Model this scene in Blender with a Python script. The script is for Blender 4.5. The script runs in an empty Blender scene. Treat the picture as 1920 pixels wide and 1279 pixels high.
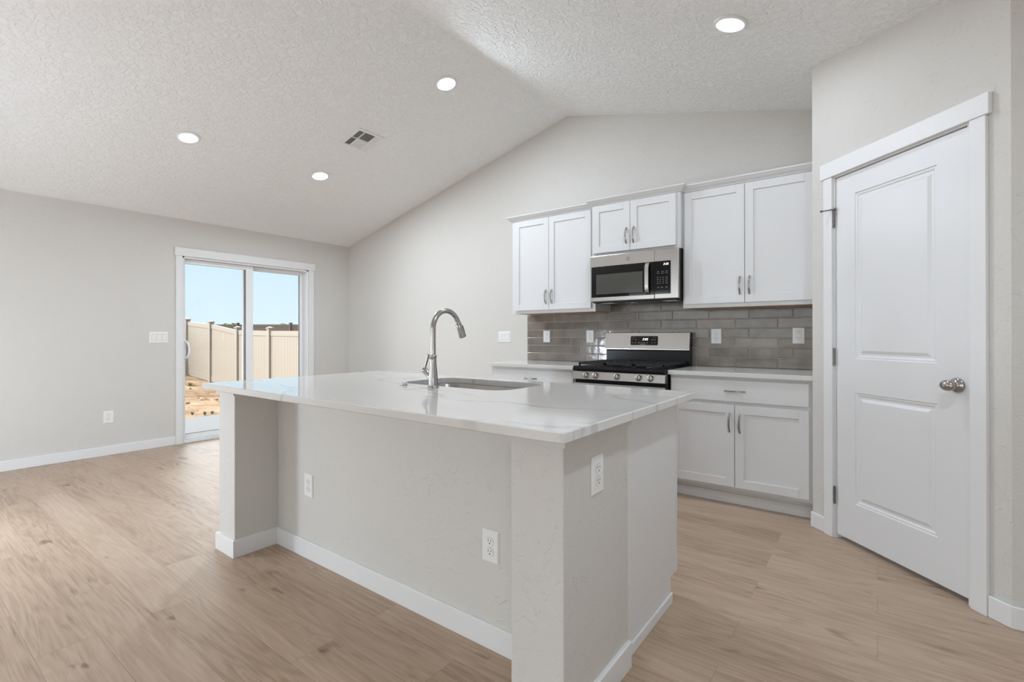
import bpy, bmesh, math, random
from mathutils import Vector, Matrix
from mathutils import noise as mnoise

random.seed(7)
scene = bpy.context.scene
COL = scene.collection
R = math.radians
SQ2 = math.sqrt(2)

# ------------------------------------------------------------------ camera
FPX, ROLL, PITCH, YAW, CY = 914.945, -0.0009, 0.0017, 36.779, 627.888
CAM = Vector((0.0, -4.1793, 1.1663))
a = R(YAW)
fw0 = Vector((-math.sin(a), math.cos(a), 0)); rt0 = Vector((math.cos(a), math.sin(a), 0)); up0 = Vector((0, 0, 1))
fw = fw0 * math.cos(PITCH) + up0 * math.sin(PITCH)
up1 = up0 * math.cos(PITCH) - fw0 * math.sin(PITCH)
rt = rt0 * math.cos(ROLL) + up1 * math.sin(ROLL)
up = up1 * math.cos(ROLL) - rt0 * math.sin(ROLL)
cd = bpy.data.cameras.new('camera')
cd.sensor_fit = 'HORIZONTAL'; cd.sensor_width = 36.0
cd.lens = FPX / 1920 * 36.0
cd.shift_y = (CY - 639.5) / 1920.0
cd.clip_start = 0.02; cd.clip_end = 500
cam = bpy.data.objects.new('camera', cd); COL.objects.link(cam)
M3 = Matrix((rt, up, -fw)).transposed()
cam.matrix_world = Matrix.Translation(CAM) @ M3.to_4x4()
scene.camera = cam

# ------------------------------------------------------------------ view, world, sun
vs = scene.view_settings
vs.view_transform = 'Standard'; vs.look = 'None'; vs.gamma = 1.0; vs.use_curve_mapping = False
vs.exposure = 0.14
scene.cycles.use_denoising = True
scene.cycles.max_bounces = 12
scene.cycles.diffuse_bounces = 7
scene.cycles.glossy_bounces = 5
scene.cycles.transparent_max_bounces = 12
scene.cycles.sample_clamp_indirect = 6.0
scene.cycles.caustics_reflective = False

LAMP_W = [1.5, 18.5, 30.0, 6.8, 0.0, 0.0, 12.5, 0.0]            # watts of each recessed lamp
LAMP_COL = (0.85, 0.955, 1.07)
SUN_E = 4.0
FILL_W = [84.0, 27.0]     # watts of each added fill globe, out of view
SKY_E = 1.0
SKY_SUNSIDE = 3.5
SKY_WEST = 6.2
world = bpy.data.worlds.new('sky'); scene.world = world; world.use_nodes = True
wn = world.node_tree.nodes; wl = world.node_tree.links; wn.clear()
w_out = wn.new('ShaderNodeOutputWorld'); w_bg = wn.new('ShaderNodeBackground')
w_tc = wn.new('ShaderNodeTexCoord'); w_sep = wn.new('ShaderNodeSeparateXYZ'); w_ramp = wn.new('ShaderNodeValToRGB')
w_map = wn.new('ShaderNodeMapRange'); w_map.inputs[1].default_value = -0.3; w_map.inputs[2].default_value = 1.0
wl.new(w_tc.outputs['Generated'], w_sep.inputs[0]); wl.new(w_sep.outputs['Z'], w_map.inputs[0])
wl.new(w_map.outputs[0], w_ramp.inputs[0])
def w_lobe(direction, lo, hi, gain):
    d = wn.new('ShaderNodeVectorMath'); d.operation = 'DOT_PRODUCT'; d.inputs[1].default_value = Vector(direction).normalized()
    r = wn.new('ShaderNodeMapRange'); r.interpolation_type = 'SMOOTHSTEP'; r.inputs[1].default_value = lo; r.inputs[2].default_value = hi; r.inputs[3].default_value = 0.0; r.inputs[4].default_value = gain
    wl.new(w_tc.outputs['Generated'], d.inputs[0]); wl.new(d.outputs['Value'], r.inputs[0]); return r.outputs[0]
def w_math(op, p, q):
    m = wn.new('ShaderNodeMath'); m.operation = op
    for i, v in enumerate((p, q)):
        if isinstance(v, float): m.inputs[i].default_value = v
        else: wl.new(v, m.inputs[i])
    return m.outputs[0]
high = w_lobe((0, 0, 1), 0.14, 0.34, 1.0)                       # added glow kept above the visible sky, brightens the room
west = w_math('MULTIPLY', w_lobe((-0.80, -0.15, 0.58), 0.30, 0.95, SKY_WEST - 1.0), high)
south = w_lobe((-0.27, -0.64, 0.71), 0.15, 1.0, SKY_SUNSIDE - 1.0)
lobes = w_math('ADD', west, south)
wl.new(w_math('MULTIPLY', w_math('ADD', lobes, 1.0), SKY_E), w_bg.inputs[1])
w_mix = wn.new('ShaderNodeMix'); w_mix.data_type = 'RGBA'; w_mix.inputs[7].default_value = (0.93, 0.95, 0.98, 1)
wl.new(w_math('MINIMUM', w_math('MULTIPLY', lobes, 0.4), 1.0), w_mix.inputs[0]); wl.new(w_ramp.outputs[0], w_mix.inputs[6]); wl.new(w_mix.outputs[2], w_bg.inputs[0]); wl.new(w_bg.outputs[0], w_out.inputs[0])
cr = w_ramp.color_ramp
cr.elements[0].position = 0.0; cr.elements[0].color = (0.40, 0.36, 0.30, 1)
cr.elements[1].position = 1.0; cr.elements[1].color = (0.30, 0.52, 0.92, 1)
for p, c in ((0.225, (0.45, 0.42, 0.36, 1)), (0.232, (0.77, 0.905, 1.0, 1)), (0.40, (0.58, 0.80, 1.0, 1)), (0.6, (0.42, 0.66, 0.97, 1))):
    e = cr.elements.new(p); e.color = c

sd = bpy.data.lights.new('sun', 'SUN'); sd.energy = SUN_E; sd.angle = R(0.6); sd.color = (1.0, 0.95, 0.87)
sun = bpy.data.objects.new('sun', sd); COL.objects.link(sun)
sdir = Vector((-0.27, -0.64, 0.71)).normalized()          # direction towards the sun
sun.rotation_mode = 'QUATERNION'; sun.rotation_quaternion = sdir.to_track_quat('Z', 'Y'); sun.location = (-10, -12, 12)


# ------------------------------------------------------------------ materials
def nmat(name):
    m = bpy.data.materials.new(name); m.use_nodes = True
    nt = m.node_tree; b = nt.nodes['Principled BSDF']
    return m, nt, nt.nodes, nt.links, b


def setc(b, col, rough=0.5, metal=0.0, spec=0.5):
    b.inputs['Base Color'].default_value = (*col, 1); b.inputs['Roughness'].default_value = rough
    b.inputs['Metallic'].default_value = metal; b.inputs['Specular IOR Level'].default_value = spec


def plain(name, col, rough=0.5, metal=0.0, spec=0.5, var=0.02, vscale=6.0):
    """Plain finish with a faint procedural mottling."""
    m, nt, n, l, b = nmat(name); setc(b, col, rough, metal, spec)
    if var:
        tc = n.new('ShaderNodeTexCoord'); nz = n.new('ShaderNodeTexNoise'); nz.inputs['Scale'].default_value = vscale
        nz.inputs['Detail'].default_value = 2
        mr = n.new('ShaderNodeMapRange'); mr.inputs[3].default_value = 1 - var; mr.inputs[4].default_value = 1 + var
        mx = n.new('ShaderNodeVectorMath'); mx.operation = 'SCALE'; mx.inputs[0].default_value = col
        l.new(tc.outputs['Object'], nz.inputs['Vector']); l.new(nz.outputs[0], mr.inputs[0])
        l.new(mr.outputs[0], mx.inputs['Scale']); l.new(mx.outputs[0], b.inputs['Base Color'])
    return m


def paint(name, col, rough, scale, strength, dist, marks=0.0):
    """Painted drywall: orange-peel / skip-trowel relief as bump."""
    m, nt, n, l, b = nmat(name); setc(b, col, rough, 0, 0.3)
    tc = n.new('ShaderNodeTexCoord')
    nz = n.new('ShaderNodeTexNoise'); nz.inputs['Scale'].default_value = scale; nz.inputs['Detail'].default_value = 4; nz.inputs['Distortion'].default_value = 1.2
    rp = n.new('ShaderNodeValToRGB'); rp.color_ramp.elements[0].position = 0.42; rp.color_ramp.elements[1].position = 0.6
    l.new(tc.outputs['Object'], nz.inputs['Vector']); l.new(nz.outputs[0], rp.inputs[0])
    h = rp.outputs[0]
    if marks:
        sc_ = n.new('ShaderNodeMath'); sc_.operation = 'MULTIPLY'; sc_.inputs[1].default_value = 0.35; l.new(h, sc_.inputs[0]); h = sc_.outputs[0]
        n2 = n.new('ShaderNodeTexNoise'); n2.inputs['Scale'].default_value = 9; n2.inputs['Detail'].default_value = 5; n2.inputs['Distortion'].default_value = 2.5
        r2 = n.new('ShaderNodeValToRGB'); r2.color_ramp.elements[0].position = 0.615; r2.color_ramp.elements[1].position = 0.635
        ad = n.new('ShaderNodeMath'); ad.operation = 'MULTIPLY_ADD'; ad.inputs[1].default_value = marks
        l.new(tc.outputs['Object'], n2.inputs['Vector']); l.new(n2.outputs[0], r2.inputs[0])
        l.new(r2.outputs[0], ad.inputs[0]); l.new(h, ad.inputs[2]); h = ad.outputs[0]
    bp = n.new('ShaderNodeBump'); bp.inputs['Strength'].default_value = strength; bp.inputs['Distance'].default_value = dist
    l.new(h, bp.inputs['Height']); l.new(bp.outputs[0], b.inputs['Normal'])
    return m


def brushed(name, col, rough, axis='X', stretch=40.0, amt=0.05, aniso=0.0):
    m, nt, n, l, b = nmat(name); setc(b, col, rough, 1.0)
    tc = n.new('ShaderNodeTexCoord'); mp = n.new('ShaderNodeMapping')
    sc = {'X': (1, stretch, stretch), 'Z': (stretch, stretch, 1), 'Y': (stretch, 1, stretch)}[axis]
    mp.inputs['Scale'].default_value = [6 * s for s in sc]
    nz = n.new('ShaderNodeTexNoise'); nz.inputs['Scale'].default_value = 1; nz.inputs['Detail'].default_value = 3
    mr = n.new('ShaderNodeMapRange'); mr.inputs[3].default_value = rough - amt * rough * 2; mr.inputs[4].default_value = rough + amt * rough * 2
    l.new(tc.outputs['Object'], mp.inputs[0]); l.new(mp.outputs[0], nz.inputs['Vector']); l.new(nz.outputs[0], mr.inputs[0]); l.new(mr.outputs[0], b.inputs['Roughness'])
    return m


def mat_floor():
    m, nt, n, l, b = nmat('oak_plank_flooring'); setc(b, (0.5, 0.4, 0.3), 0.42, 0, 0.35)
    tc = n.new('ShaderNodeTexCoord')
    br = n.new('ShaderNodeTexBrick'); br.offset = 0.37; br.offset_frequency = 2; br.squash = 1.0
    br.inputs['Scale'].default_value = 1.0; br.inputs['Brick Width'].default_value = 1.22; br.inputs['Row Height'].default_value = 0.181
    br.inputs['Mortar Size'].default_value = 0.0011; br.inputs['Mortar Smooth'].default_value = 0.1; br.inputs['Bias'].default_value = 0.0
    br.inputs['Color1'].default_value = (0, 0, 0, 1); br.inputs['Color2'].default_value = (1, 1, 1, 1); br.inputs['Mortar'].default_value = (0.5, 0.5, 0.5, 1)
    l.new(tc.outputs['Object'], br.inputs['Vector'])
    bw = n.new('ShaderNodeRGBToBW'); l.new(br.outputs['Color'], bw.inputs[0])
    wv = n.new('ShaderNodeMath'); wv.operation = 'MULTIPLY'; wv.inputs[1].default_value = 37.0; l.new(bw.outputs[0], wv.inputs[0])

    def grain(sx, sy, det, dis):
        mp = n.new('ShaderNodeMapping'); mp.inputs['Scale'].default_value = (sx, sy, 1)
        l.new(tc.outputs['Object'], mp.inputs[0])
        nz = n.new('ShaderNodeTexNoise'); nz.noise_dimensions = '4D'; nz.inputs['Scale'].default_value = 1; nz.inputs['Detail'].default_value = det; nz.inputs['Distortion'].default_value = dis
        l.new(mp.outputs[0], nz.inputs['Vector']); l.new(wv.outputs[0], nz.inputs['W'])
        return nz.outputs[0]
    g1 = grain(0.75, 6.5, 3, 0.9)      # cathedral swirls
    g2 = grain(3.2, 85.0, 4, 0.4)    # fine fibres
    g3 = grain(0.7, 2.2, 2, 0.4)      # broad tone
    g4 = grain(3.3, 13.0, 2, 1.0)     # knots
    # rings: sine of swirl noise
    ms = n.new('ShaderNodeMath'); ms.operation = 'MULTIPLY'; ms.inputs[1].default_value = 75; l.new(g1, ms.inputs[0])
    sn = n.new('ShaderNodeMath'); sn.operation = 'SINE'; l.new(ms.outputs[0], sn.inputs[0])

    def mad(x, k, y):
        q = n.new('ShaderNodeMath'); q.operation = 'MULTIPLY_ADD'; q.inputs[1].default_value = k
        l.new(x, q.inputs[0])
        if isinstance(y, float): q.inputs[2].default_value = y
        else: l.new(y, q.inputs[2])
        return q.outputs[0]
    f = mad(sn.outputs[0], 0.06, -0.145)
    g5 = grain(7.0, 230.0, 2, 0.2)
    f = mad(g5, 0.30, f); f = mad(g2, 0.45, f); f = mad(g3, 0.45, f); f = mad(bw.outputs[0], 0.13, f)
    kr = n.new('ShaderNodeValToRGB'); kr.color_ramp.elements[0].position = 0.25; kr.color_ramp.elements[0].color = (1, 1, 1, 1); kr.color_ramp.elements[1].position = 0.35; kr.color_ramp.elements[1].color = (0, 0, 0, 1)
    l.new(g4, kr.inputs[0]); f = mad(kr.outputs[0], -0.34, f)
    rp = n.new('ShaderNodeValToRGB'); e = rp.color_ramp.elements
    e[0].position = 0.12; e[0].color = (*FL_D, 1); e[1].position = 0.86; e[1].color = (*FL_L, 1)
    x = e.new(0.48); x.color = (*FL_M, 1)
    l.new(f, rp.inputs[0])
    mx = n.new('ShaderNodeMix'); mx.data_type = 'RGBA'; mx.inputs[7].default_value = (0.16, 0.11, 0.075, 1)
    mm = n.new('ShaderNodeMath'); mm.operation = 'MULTIPLY'; mm.inputs[1].default_value = 0.38; l.new(br.outputs['Fac'], mm.inputs[0])
    l.new(mm.outputs[0], mx.inputs[0]); l.new(rp.outputs[0], mx.inputs[6]); l.new(mx.outputs[2], b.inputs['Base Color'])
    bp = n.new('ShaderNodeBump'); bp.inputs['Strength'].default_value = 0.12; bp.inputs['Distance'].default_value = 0.002
    l.new(g2, bp.inputs['Height']); l.new(bp.outputs[0], b.inputs['Normal'])
    return m


FL_D, FL_M, FL_L = (0.185, 0.128, 0.088), (0.405, 0.296, 0.213), (0.535, 0.42, 0.325)


def mat_quartz():
    m, nt, n, l, b = nmat('white_veined_quartz'); setc(b, (0.78, 0.77, 0.75), 0.09, 0, 0.75)
    tc = n.new('ShaderNodeTexCoord')

    def vein(scale, rot, stretch, width, dist, seed):
        mp = n.new('ShaderNodeMapping'); mp.inputs['Rotation'].default_value = (0, 0, rot); mp.inputs['Scale'].default_value = (1, stretch, 1); mp.inputs['Location'].default_value = (seed, seed * .7, 0)
        l.new(tc.outputs['Object'], mp.inputs[0])
        nz = n.new('ShaderNodeTexNoise'); nz.inputs['Scale'].default_value = scale; nz.inputs['Detail'].default_value = 4; nz.inputs['Roughness'].default_value = 0.45; nz.inputs['Distortion'].default_value = dist
        l.new(mp.outputs[0], nz.inputs['Vector'])
        s = n.new('ShaderNodeMath'); s.operation = 'SUBTRACT'; s.inputs[1].default_value = 0.5; l.new(nz.outputs[0], s.inputs[0])
        ab = n.new('ShaderNodeMath'); ab.operation = 'ABSOLUTE'; l.new(s.outputs[0], ab.inputs[0])
        mr = n.new('ShaderNodeMapRange'); mr.inputs[1].default_value = 0.0; mr.inputs[2].default_value = width; mr.inputs[3].default_value = 1.0; mr.inputs[4].default_value = 0.0
        l.new(ab.outputs[0], mr.inputs[0]); return mr.outputs[0]
    v1 = vein(0.62, 0.16, 3.0, 0.010, 0.35, 3.1)
    v2 = vein(1.3, -0.18, 2.6, 0.004, 0.7, 8.3)
    nz = n.new('ShaderNodeTexNoise'); nz.inputs['Scale'].default_value = 1.3; l.new(tc.outputs['Object'], nz.inputs['Vector'])
    mk = n.new('ShaderNodeMapRange'); mk.inputs[1].default_value = 0.4; mk.inputs[2].default_value = 0.65; l.new(nz.outputs[0], mk.inputs[0])
    mk.inputs[1].default_value = 0.5; mk.inputs[2].default_value = 0.75; m2 = n.new('ShaderNodeMath'); m2.operation = 'MULTIPLY'; l.new(v2, m2.inputs[0]); l.new(mk.outputs[0], m2.inputs[1])
    sm = n.new('ShaderNodeMath'); sm.operation = 'MAXIMUM'; l.new(v1, sm.inputs[0]); l.new(m2.outputs[0], sm.inputs[1])
    sc = n.new('ShaderNodeMath'); sc.operation = 'MULTIPLY'; sc.inputs[1].default_value = 0.5; l.new(sm.outputs[0], sc.inputs[0])
    mx = n.new('ShaderNodeMix'); mx.data_type = 'RGBA'; mx.inputs[6].default_value = (0.69, 0.68, 0.66, 1); mx.inputs[7].default_value = (0.40, 0.39, 0.38, 1)
    l.new(sc.outputs[0], mx.inputs[0]); l.new(mx.outputs[2], b.inputs['Base Color'])
    return m


def mat_tile():
    m, nt, n, l, b = nmat('glazed_grey_tile'); setc(b, (0.25, 0.23, 0.21), 0.14, 0, 0.5)
    tc = n.new('ShaderNodeTexCoord'); geo = n.new('ShaderNodeNewGeometry')
    nz = n.new('ShaderNodeTexNoise'); nz.inputs['Scale'].default_value = 9; nz.inputs['Detail'].default_value = 4; l.new(tc.outputs['Object'], nz.inputs['Vector'])
    ad = n.new('ShaderNodeMath'); ad.operation = 'MULTIPLY_ADD'; ad.inputs[1].default_value = 0.35; l.new(geo.outputs['Random Per Island'], ad.inputs[0]); l.new(nz.outputs[0], ad.inputs[2])
    rp = n.new('ShaderNodeValToRGB'); e = rp.color_ramp.elements
    e[0].position = 0.3; e[0].color = (0.165, 0.142, 0.121, 1); e[1].position = 0.95; e[1].color = (0.295, 0.262, 0.228, 1)
    l.new(ad.outputs[0], rp.inputs[0]); l.new(rp.outputs[0], b.inputs['Base Color'])
    n2 = n.new('ShaderNodeTexNoise'); n2.inputs['Scale'].default_value = 24; n2.inputs['Detail'].default_value = 1.5; l.new(tc.outputs['Object'], n2.inputs['Vector'])
    bp = n.new('ShaderNodeBump'); bp.inputs['Strength'].default_value = 0.2; bp.inputs['Distance'].default_value = 0.005
    l.new(n2.outputs[0], bp.inputs['Height']); l.new(bp.outputs[0], b.inputs['Normal'])
    return m


def mat_glass(name, tint=(0.97, 0.985, 0.98), refl=0.06):
    m = bpy.data.materials.new(name); m.use_nodes = True; nt = m.node_tree; n = nt.nodes; l = nt.links; n.clear()
    o = n.new('ShaderNodeOutputMaterial'); t = n.new('ShaderNodeBsdfTransparent'); t.inputs[0].default_value = (*tint, 1)
    g = n.new('ShaderNodeBsdfGlossy'); g.inputs['Roughness'].default_value = 0.0
    fr = n.new('ShaderNodeFresnel'); fr.inputs[0].default_value = 1.35
    mx = n.new('ShaderNodeMixShader'); l.new(fr.outputs[0], mx.inputs[0]); l.new(t.outputs[0], mx.inputs[1]); l.new(g.outputs[0], mx.inputs[2]); l.new(mx.outputs[0], o.inputs[0])
    return m


def emit(name, col, s):
    m = bpy.data.materials.new(name); m.use_nodes = True; nt = m.node_tree; n = nt.nodes; n.clear()
    o = n.new('ShaderNodeOutputMaterial'); e = n.new('ShaderNodeEmission'); e.inputs[0].default_value = (*col, 1); e.inputs[1].default_value = s
    nt.links.new(e.outputs[0], o.inputs[0]); return m


def mat_dirt():
    m, nt, n, l, b = nmat('tan_dirt'); setc(b, (0.5, 0.36, 0.22), 0.95, 0, 0.1)
    tc = n.new('ShaderNodeTexCoord'); nz = n.new('ShaderNodeTexNoise'); nz.inputs['Scale'].default_value = 1.6; nz.inputs['Detail'].default_value = 8; nz.inputs['Roughness'].default_value = 0.7
    l.new(tc.outputs['Object'], nz.inputs['Vector'])
    rp = n.new('ShaderNodeValToRGB'); e = rp.color_ramp.elements
    e[0].position = 0.36; e[0].color = (0.13, 0.075, 0.042, 1); e[1].position = 0.62; e[1].color = (0.32, 0.225, 0.145, 1)
    l.new(nz.outputs[0], rp.inputs[0]); l.new(rp.outputs[0], b.inputs['Base Color'])
    bp = n.new('ShaderNodeBump'); bp.inputs['Strength'].default_value = 0.8; bp.inputs['Distance'].default_value = 0.12
    l.new(nz.outputs[0], bp.inputs['Height']); l.new(bp.outputs[0], b.inputs['Normal'])
    return m


def mat_fence(name, col):
    """Vinyl boards: thin vertical grooves between boards as bump and tone."""
    m, nt, n, l, b = nmat(name); setc(b, col, 0.45, 0, 0.3)
    tc = n.new('ShaderNodeTexCoord'); sp = n.new('ShaderNodeSeparateXYZ'); l.new(tc.outputs['Object'], sp.inputs[0])
    ad = n.new('ShaderNodeMath'); ad.operation = 'ADD'; l.new(sp.outputs[0], ad.inputs[0]); l.new(sp.outputs[1], ad.inputs[1])
    md = n.new('ShaderNodeMath'); md.operation = 'PINGPONG'; md.inputs[1].default_value = 0.075; l.new(ad.outputs[0], md.inputs[0])
    mr = n.new('ShaderNodeMapRange'); mr.inputs[1].default_value = 0.0; mr.inputs[2].default_value = 0.012; mr.inputs[3].default_value = 0.72; mr.inputs[4].default_value = 1.0; l.new(md.outputs[0], mr.inputs[0])
    vm = n.new('ShaderNodeVectorMath'); vm.operation = 'SCALE'; vm.inputs[0].default_value = col; l.new(mr.outputs[0], vm.inputs['Scale']); l.new(vm.outputs[0], b.inputs['Base Color'])
    return m


M = {}
M['wall'] = paint('beige_wall_paint', (0.635, 0.62, 0.59), 0.6, 55, 0.42, 0.003, marks=1.8)
M['ceiling'] = paint('textured_ceiling_paint', (0.875, 0.885, 0.88), 0.75, 24, 0.58, 0.010)
M['trim'] = plain('white_trim_paint', (0.76, 0.765, 0.77), 0.35, var=0.01)
M['cabinet'] = plain('white_cabinet_paint', (0.72, 0.725, 0.73), 0.35, var=0.01)
M['door'] = plain('white_door_paint', (0.74, 0.745, 0.755), 0.32, var=0.01)
M['floor'] = mat_floor()
M['quartz'] = mat_quartz()
M['tile'] = mat_tile()
M['grout'] = plain('pale_grey_grout', (0.62, 0.59, 0.55), 0.9)
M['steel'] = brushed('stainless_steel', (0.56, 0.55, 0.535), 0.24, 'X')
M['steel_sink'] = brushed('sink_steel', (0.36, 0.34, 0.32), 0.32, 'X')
M['nickel'] = brushed('brushed_nickel', (0.42, 0.40, 0.38), 0.25, 'Z')
M['pull'] = brushed('satin_nickel_pull', (0.40, 0.375, 0.35), 0.28, 'Z')
M['chrome'] = plain('polished_steel', (0.75, 0.74, 0.72), 0.12, 1.0, var=0)
M['knob'] = plain('satin_knob_metal', (0.42, 0.39, 0.37), 0.2, 1.0, var=0)
M['hinge'] = plain('dark_hinge_metal', (0.20, 0.19, 0.18), 0.35, 0.9, var=0)
M['black'] = plain('black_enamel', (0.010, 0.010, 0.011), 0.25, 0, 0.18, var=0)
M['iron'] = plain('cast_iron', (0.018, 0.018, 0.018), 0.55, 0, 0.4, var=0.15, vscale=40)
M['black_glass'] = plain('black_glass', (0.006, 0.006, 0.007), 0.05, 0, 0.5, var=0)
M['oven_window'] = plain('smoked_window', (0.075, 0.075, 0.068), 0.12, 0, 0.5, var=0)
M['dark_side'] = plain('black_painted_steel', (0.02, 0.018, 0.016), 0.35, 0, 0.5, var=0.1)
M['plate'] = plain('white_plastic', (0.82, 0.82, 0.81), 0.3, var=0)
M['slot'] = plain('dark_slot', (0.03, 0.03, 0.03), 0.6, var=0)
M['rawwood'] = plain('raw_birch_underside', (0.40, 0.25, 0.15), 0.6, var=0.12, vscale=14)
M['legend'] = plain('grey_legend_ink', (0.30, 0.30, 0.30), 0.5, var=0)
M['emblem'] = plain('grey_emblem_metal', (0.20, 0.19, 0.175), 0.35, 0.6, var=0)
M['digit'] = emit('display_digits', (1.0, 1.0, 1.0), 1.6)
M['lens'] = emit('lamp_lens', (1.0, 0.99, 0.97), 6.0)
M['hoodlens'] = plain('frosted_lens', (0.72, 0.72, 0.72), 0.4, var=0)
M['vinyl'] = plain('white_vinyl', (0.84, 0.85, 0.86), 0.3, var=0)
M['glass'] = mat_glass('clear_glass')
M['vent'] = plain('white_register_enamel', (0.82, 0.82, 0.81), 0.4, var=0)
M['duct'] = plain('unlit_duct_black', (0.03, 0.03, 0.03), 0.8, var=0)
M['dirt'] = mat_dirt()
M['concrete'] = plain('pale_concrete', (0.108, 0.111, 0.112), 0.85, var=0.06, vscale=8)
M['fence'] = mat_fence('beige_vinyl_fence', (0.29, 0.255, 0.215))
M['fence_post'] = plain('beige_vinyl_post', (0.285, 0.25, 0.21), 0.45)
M['fence_far'] = mat_fence('brown_vinyl_fence', (0.088, 0.068, 0.056))
M['leaf'] = plain('dark_green_leaves', (0.05, 0.10, 0.035), 0.8, var=0.3, vscale=9)
M['weed'] = plain('green_weed_leaves', (0.075, 0.095, 0.04), 0.8, var=0.2, vscale=30)
M['bark'] = plain('brown_bark', (0.12, 0.08, 0.05), 0.9, var=0.2)
M['clod'] = plain('brown_clods', (0.22, 0.135, 0.08), 0.95, var=0.25, vscale=5)
M['siding'] = plain('exterior_siding', (0.62, 0.60, 0.56), 0.8)


# ------------------------------------------------------------------ mesh helpers
class B:
    """Collects shapes; link() makes ONE mesh object."""
    def __init__(s): s.v = []; s.f = []; s.mi = []; s.cur = 0; s.sm = []

    def add(s, vs, fs, smooth=False):
        o = len(s.v); s.v += [Vector(p) for p in vs]
        for f in fs: s.f.append([o + i for i in f]); s.mi.append(s.cur); s.sm.append(smooth)
        return s

    def box(s, x0, x1, y0, y1, z0, z1):
        x0, x1 = min(x0, x1), max(x0, x1); y0, y1 = min(y0, y1), max(y0, y1); z0, z1 = min(z0, z1), max(z0, z1)
        return s.add([(x0, y0, z0), (x1, y0, z0), (x1, y1, z0), (x0, y1, z0), (x0, y0, z1), (x1, y0, z1), (x1, y1, z1), (x0, y1, z1)],
                     [(0, 3, 2, 1), (4, 5, 6, 7), (0, 1, 5, 4), (1, 2, 6, 5), (2, 3, 7, 6), (3, 0, 4, 7)])

    def prism(s, pts, d0, d1, axis='z'):
        """pts: 2D polygon; extruded along axis."""
        n = len(pts)
        def P(p, d): return {'z': (p[0], p[1], d), 'y': (p[0], d, p[1]), 'x': (d, p[0], p[1])}[axis]
        vs = [P(p, d0) for p in pts] + [P(p, d1) for p in pts]
        fs = [tuple(range(n))[::-1], tuple(range(n, 2 * n))] + [(i, (i + 1) % n, n + (i + 1) % n, n + i) for i in range(n)]
        return s.add(vs, fs)

    def frame(s, p0, p1, axis, r0, r1=None, n=24, caps=True, smooth=True):
        """Cylinder/cone from p0 to p1."""
        p0, p1 = Vector(p0), Vector(p1); r1 = r0 if r1 is None else r1
        return s.tube([p0, p1], [r0, r1], n, caps, smooth)

    def cyl(s, p0, p1, r0, r1=None, n=24): return s.tube([p0, p1], [r0, r0 if r1 is None else r1], n)

    def tube(s, path, rad, n=16, caps=True, smooth=True):
        path = [Vector(p) for p in path]; k = len(path)
        if not isinstance(rad, (list, tuple)): rad = [rad] * k
        t = [(path[min(i + 1, k - 1)] - path[max(i - 1, 0)]).normalized() for i in range(k)]
        u = t[0].orthogonal().normalized(); vs = []
        for i in range(k):
            u = (u - t[i] * u.dot(t[i])).normalized(); w = t[i].cross(u)
            for j in range(n):
                q = 2 * math.pi * j / n; vs.append(path[i] + (u * math.cos(q) + w * math.sin(q)) * rad[i])
        fs = [(i * n + j, i * n + (j + 1) % n, (i + 1) * n + (j + 1) % n, (i + 1) * n + j) for i in range(k - 1) for j in range(n)]
        s.add(vs, fs, smooth)
        if caps:
            s.add(vs[:n], [tuple(range(n))[::-1]]); s.add(vs[-n:], [tuple(range(n))])
        return s

    def lathe(s, prof, c=(0, 0, 0), axis=(0, 0, 1), n=32):
        """prof: (radius, height) along axis."""
        ax = Vector(axis).normalized(); c = Vector(c)
        path = [c + ax * h for r, h in prof]; u = ax.orthogonal().normalized(); w = ax.cross(u); vs = []
        for p, (r, h) in zip(path, prof):
            for j in range(n):
                q = 2 * math.pi * j / n; vs.append(p + (u * math.cos(q) + w * math.sin(q)) * max(r, 1e-5))
        k = len(prof)
        fs = [(i * n + j, i * n + (j + 1) % n, (i + 1) * n + (j + 1) % n, (i + 1) * n + j) for i in range(k - 1) for j in range(n)]
        s.add(vs, fs, True)
        s.add(vs[:n], [tuple(range(n))[::-1]]); s.add(vs[-n:], [tuple(range(n))])
        return s

    def sweep(s, path, prof, closed=False):
        """Sweep a closed 2D profile (out,z) along a 2D path with mitred corners; outward is right of travel."""
        k = len(path); path = [Vector((p[0], p[1])) for p in path]; m = len(prof); vs = []
        for i in range(k):
            a0 = path[i] - path[i - 1] if (i > 0) else None
            b0 = path[i + 1] - path[i] if (i < k - 1) else None
            def nrm(d): d = d.normalized(); return Vector((d.y, -d.x))
            if a0 is None: mv = nrm(b0)
            elif b0 is None: mv = nrm(a0)
            else:
                na, nb = nrm(a0), nrm(b0); mv = (na + nb); mv = mv / max(1e-6, mv.dot(na))
            for o, z in prof: vs.append((path[i].x + mv.x * o, path[i].y + mv.y * o, z))
        fs = [(i * m + j, i * m + (j + 1) % m, (i + 1) * m + (j + 1) % m, (i + 1) * m + j) for i in range(k - 1) for j in range(m)]
        fs += [tuple(range(m))[::-1], tuple((k - 1) * m + j for j in range(m))]
        return s.add(vs, fs)

    def xf(s, mat, start=0):
        for i in range(start, len(s.v)): s.v[i] = mat @ s.v[i]
        return s

    def mat(s, i): s.cur = i; return s

    def link(s, name, mats, parent=None, off=(0, 0, 0), bevel=0.0, seg=2, ang=40):
        off = Vector(off)
        me = bpy.data.meshes.new(name); me.from_pydata([tuple(p - off) for p in s.v], [], s.f)
        if not isinstance(mats, (list, tuple)): mats = [mats]
        for m in mats: me.materials.append(m)
        for p, i, sm in zip(me.polygons, s.mi, s.sm): p.material_index = i; p.use_smooth = sm
        bm = bmesh.new(); bm.from_mesh(me); bmesh.ops.recalc_face_normals(bm, faces=bm.faces); bm.to_mesh(me); bm.free()
        me.update()
        o = bpy.data.objects.new(name, me); COL.objects.link(o)
        if parent is not None: o.parent = parent
        else: o.location = off
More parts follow.
